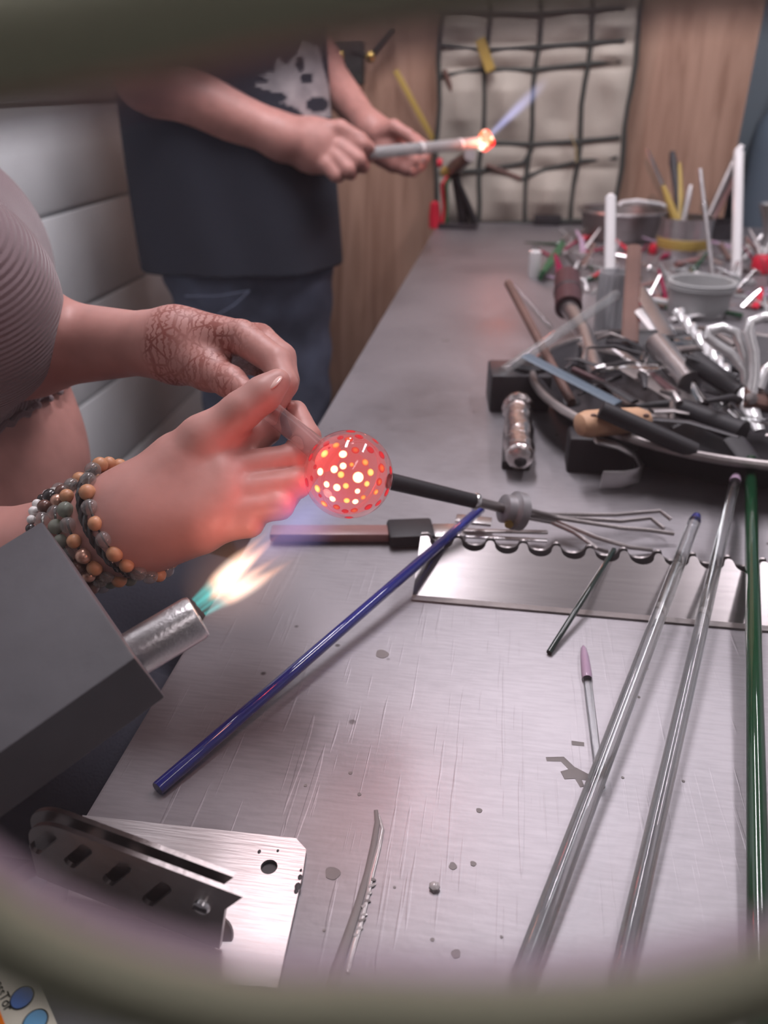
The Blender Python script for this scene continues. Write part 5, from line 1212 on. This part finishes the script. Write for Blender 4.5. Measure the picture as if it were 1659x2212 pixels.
# maroon handled torch / roller
a, b = D(1225, 600, 1.16), D(1228, 665, 1.10); t = thing('maroon_handled_tool', 'tool with a fat dark maroon grip and steel shaft, left of the jar', 'tool', upright(1290, 815))
MB().tube([a + (a - b) * .05, a, (a + b) / 2, b], [.010, .0185, .0195, .019], 20).build('grip', 'maroon', t); MB().lathe([(.0195, 0), (.0205, .003), (.0195, .006)], (a + b) / 2, (b - a), 20, closed=True).build('ring', 'rubber', t)
MB().tube([b, D(1262, 720, 1.03), D(1290, 812, .93)], [.012, .011, .010], 16).build('shaft', 'steel', t)
# flat brown stick in the middle
stick('brown_slat', 'upright flat brown wooden slat with a reddish edge, right of the jar', (1360, 740, .95), (1370, 532, 1.12), .0105, 'brownwood', 'slat', flat=.3)
stick('steel_ruler', 'pale steel blade leaning in front of the plastic tub', (1445, 725, .93), (1378, 620, 1.05), .010, 'steel', 'blade', flat=.15)
stick('white_card', 'small white card slip leaning behind the clear jar', (1430, 712, .95), (1392, 668, 1.0), .016, 'white', 'card', flat=.06)
# green pliers and small vials at the back left of the heap
c = upright(1190, 600); t = thing('green_pliers', 'green handled pliers lying at the back left of the heap', 'pliers', c)
MB().tube([P(1168, 600, .008), P(1180, 575, .012), P(1215, 520, .03)], [.005, .006, .004], 10).build('handle', 'greenplastic', t); MB().tube([P(1172, 590, .02), P(1195, 565, .022), P(1218, 528, .03)], [.005, .006, .004], 10).build('handle', 'greenplastic', t); MB().tube([P(1215, 522, .03), P(1232, 505, .035)], [.006, .002], 10).build('jaw', 'steel', t)
c = upright(1152, 600); h_ = hgt(c, 1152, 540); s = (c - CAMP).length / FPX
t = thing('white_vial', 'small white glass vial standing alone left of the green pliers', 'vial', c); MB().lathe([(11 * s, 0), (12 * s, .003), (12 * s, h_ * .95), (8 * s, h_), (.001, h_)], c, seg=20).build('body', 'white', t); MB().lathe([(8 * s, h_), (8 * s, h_ + .008), (.001, h_ + .009)], c, seg=16).build('stopper', 'glass2', t)
# scraps of glass spread behind the tray
SM = ['hazyglass', 'white', 'magenta', 'hazyglass', 'red', 'steel', 'glass', 'lilac', 'hazyglass', 'greenglass', 'darksteel', 'pinkhandle', 'glass2', 'chrome', 'brownwood']
SN = {'hazyglass': 'clear', 'glass2': 'clear', 'glass': 'clear', 'white': 'white', 'magenta': 'magenta', 'red': 'red', 'steel': 'steel', 'lilac': 'lilac', 'greenglass': 'green', 'darksteel': 'dark steel', 'pinkhandle': 'pinkish', 'chrome': 'bright steel', 'brownwood': 'brown'}
NEAR = [(1200, 'near the green pliers'), (1290, 'left of the ribbed jar'), (1400, 'in front of the steel bowl'), (1500, 'in front of the banded can'), (1600, 'around the tall white tube'), (1720, 'at the right bench edge')]
rn = random.Random(23)
for k in range(150):
    px = rn.uniform(1195, 1700); py = rn.uniform(535, 700) if px > 1330 else rn.uniform(520, 640); m_ = SM[k % 15]
    c = P(px, py, 0)
    L = rn.uniform(.03, .10); th = rn.uniform(0, math.pi); el = rn.choice((0, .1, .3, .9, 1.1)) * rn.random(); r_ = rn.uniform(.0025, .0065)
    d = Vector((math.cos(th) * math.cos(el), math.sin(th) * math.cos(el), math.sin(el))); a = c + Vector((0, 0, r_)); b = a + d * L
    sh_ = rn.choice(('rod', 'rod', 'drop', 'shard'))
    if sh_ == 'rod': o = MB().tube([a, b], [r_, r_ * rn.uniform(.6, 1)], 10)
    elif sh_ == 'drop': o = MB().tube([a, a + d * L * .15, a + d * L * .3, b], [r_ * .4, r_ * 1.6, r_ * .9, r_ * .3], 10)
    else: o = MB().tube([a, a + d * L * .5 + Vector((.004, .004, .004)), b], [r_ * 1.5, r_ * 1.1, r_ * .5], 5, flat=.5)
    where = next(w for x_, w in NEAR if px < x_); row = 'far' if py < 570 else 'middle' if py < 630 else 'near'
    kind = {'rod': 'piece of rod', 'drop': 'pulled drop', 'shard': 'shard'}[sh_]; size = 'stubby' if L < .05 else 'medium' if L < .075 else 'long'; pose = 'lying' if el < .3 else 'sticking up'
    lab = '%s %s %s %s %s, %s row' % (size, SN[m_], kind, pose, where, row)
    if lab in used: continue
    used.add(lab)
    o = o.build({'rod': 'rod_scrap', 'drop': 'glass_drop', 'shard': 'glass_shard'}[sh_], m_, None, loc=a)
    tag(o, lab, 'scrap', 'scraps behind the tool tray')
for px, py, r_, lb in ((1414, 548, .014, 'round red cap among the scraps before the banded can'), (1645, 590, .022, 'bright red lump at the right edge of the scraps')):
    c = P(px, py, 0); tag(MB().lathe([(r_ * .9, 0), (r_, .003), (r_, r_ * 1.2), (r_ * .8, r_ * 1.5), (.001, r_ * 1.55)], c, seg=20).build('red_stopper', 'red', None, loc=c), lb, 'cap')

# ================================================================== safety glasses held before the phone
GT = .060
inner = [(-260, 420), (-90, 268), (150, 215), (420, 160), (700, 98), (1000, 48), (1350, 10), (1640, -10), (1900, 60), (2080, 300), (2150, 700), (2120, 1200), (2000, 1650), (1830, 1925), (1640, 2035), (1400, 2095), (1100, 2120), (800, 2112), (560, 2105), (340, 2060), (160, 1995), (10, 1910), (-140, 1770), (-260, 1480), (-330, 1100), (-330, 700)]
def smooth_loop(pts, n=6):
    out = []; m_ = len(pts)
    for i in range(m_):
        p0, p1_, p2_, p3 = [Vector((*pts[(i + j) % m_], 0)) for j in (-1, 0, 1, 2)]
        for k in range(n):
            u = k / n; out.append(.5 * ((2 * p1_) + (p2_ - p0) * u + (2 * p0 - 5 * p1_ + 4 * p2_ - p3) * u * u + (3 * p1_ - p0 - 3 * p2_ + p3) * u ** 3))
    return out
lp = smooth_loop(inner); ctr2 = Vector((880, 1080, 0)); n = len(lp)
gg = thing('safety_glasses', 'olive plastic safety glasses rim seen blurred very close up, around the view', 'safety glasses', D(880, 1080, GT))
def ringpts(off, t):
    out = []
    for i in range(n):
        tg = (lp[(i + 1) % n] - lp[i - 1]).normalized(); nr = Vector((tg.y, -tg.x, 0))
        wd = 1.0 if off < 5 else (.76 + .54 * min(max((1700 - lp[i].y) / 900, 0), 1)); q = lp[i] + nr * off * wd; out.append(D(q.x, q.y, t))
    return out
sec = [(0, GT + .001), (30, GT - .003), (120, GT - .0045), (215, GT - .0035), (250, GT + .001), (240, GT + .008), (130, GT + .0105), (25, GT + .008)]
V = []; Fc = []
for off, t_ in sec: V += ringpts(off, t_)
ms = len(sec)
for j in range(ms):
    for i in range(n): Fc.append((j * n + i, j * n + (i + 1) % n, ((j + 1) % ms) * n + (i + 1) % n, ((j + 1) % ms) * n + i))
MB().add(V, Fc).build('rim', 'olive', gg, smooth=60)
# lens: didymium-tinted pane with a frosted bevelled edge
lensm = bpy.data.materials.new('lens tint veil'); lensm.use_nodes = True; ns, ln = lensm.node_tree.nodes, lensm.node_tree.links; ns.clear()
out = ns.new('ShaderNodeOutputMaterial'); tr = ns.new('ShaderNodeBsdfTransparent'); tr.inputs[0].default_value = (1.0, .955, .985, 1)
tl = ns.new('ShaderNodeBsdfTranslucent'); tl.inputs[0].default_value = (.9, .8, .85, 1); mx = ns.new('ShaderNodeMixShader'); mx.inputs[0].default_value = .03  # faint translucent share mixed in to haze the view and lift the blacks
ln.new(tr.outputs[0], mx.inputs[1]); ln.new(tl.outputs[0], mx.inputs[2]); ln.new(mx.outputs[0], out.inputs[0])
c0 = D(880, 1080, GT + .004); Lp = ringpts(10, GT + .004)
MB().add([c0] + Lp, [(0, i + 1, (i + 1) % n + 1) for i in range(n)]).build('lens', lensm, gg)
bev = bpy.data.materials.new('lens bevel'); bev.use_nodes = True; ns, ln = bev.node_tree.nodes, bev.node_tree.links; ns.clear()
out = ns.new('ShaderNodeOutputMaterial'); tr = ns.new('ShaderNodeBsdfTransparent'); df = ns.new('ShaderNodeBsdfDiffuse'); df.inputs[0].default_value = (.40, .30, .36, 1); mx = ns.new('ShaderNodeMixShader'); mx.inputs[0].default_value = .70
ln.new(tr.outputs[0], mx.inputs[1]); ln.new(df.outputs[0], mx.inputs[2]); ln.new(mx.outputs[0], out.inputs[0])
i0, i1 = ringpts(-60, GT + .0045), ringpts(12, GT + .002)
MB().add(i0 + i1, [(i, (i + 1) % n, n + (i + 1) % n, n + i) for i in range(n)]).build('lens_bevel', bev, gg)
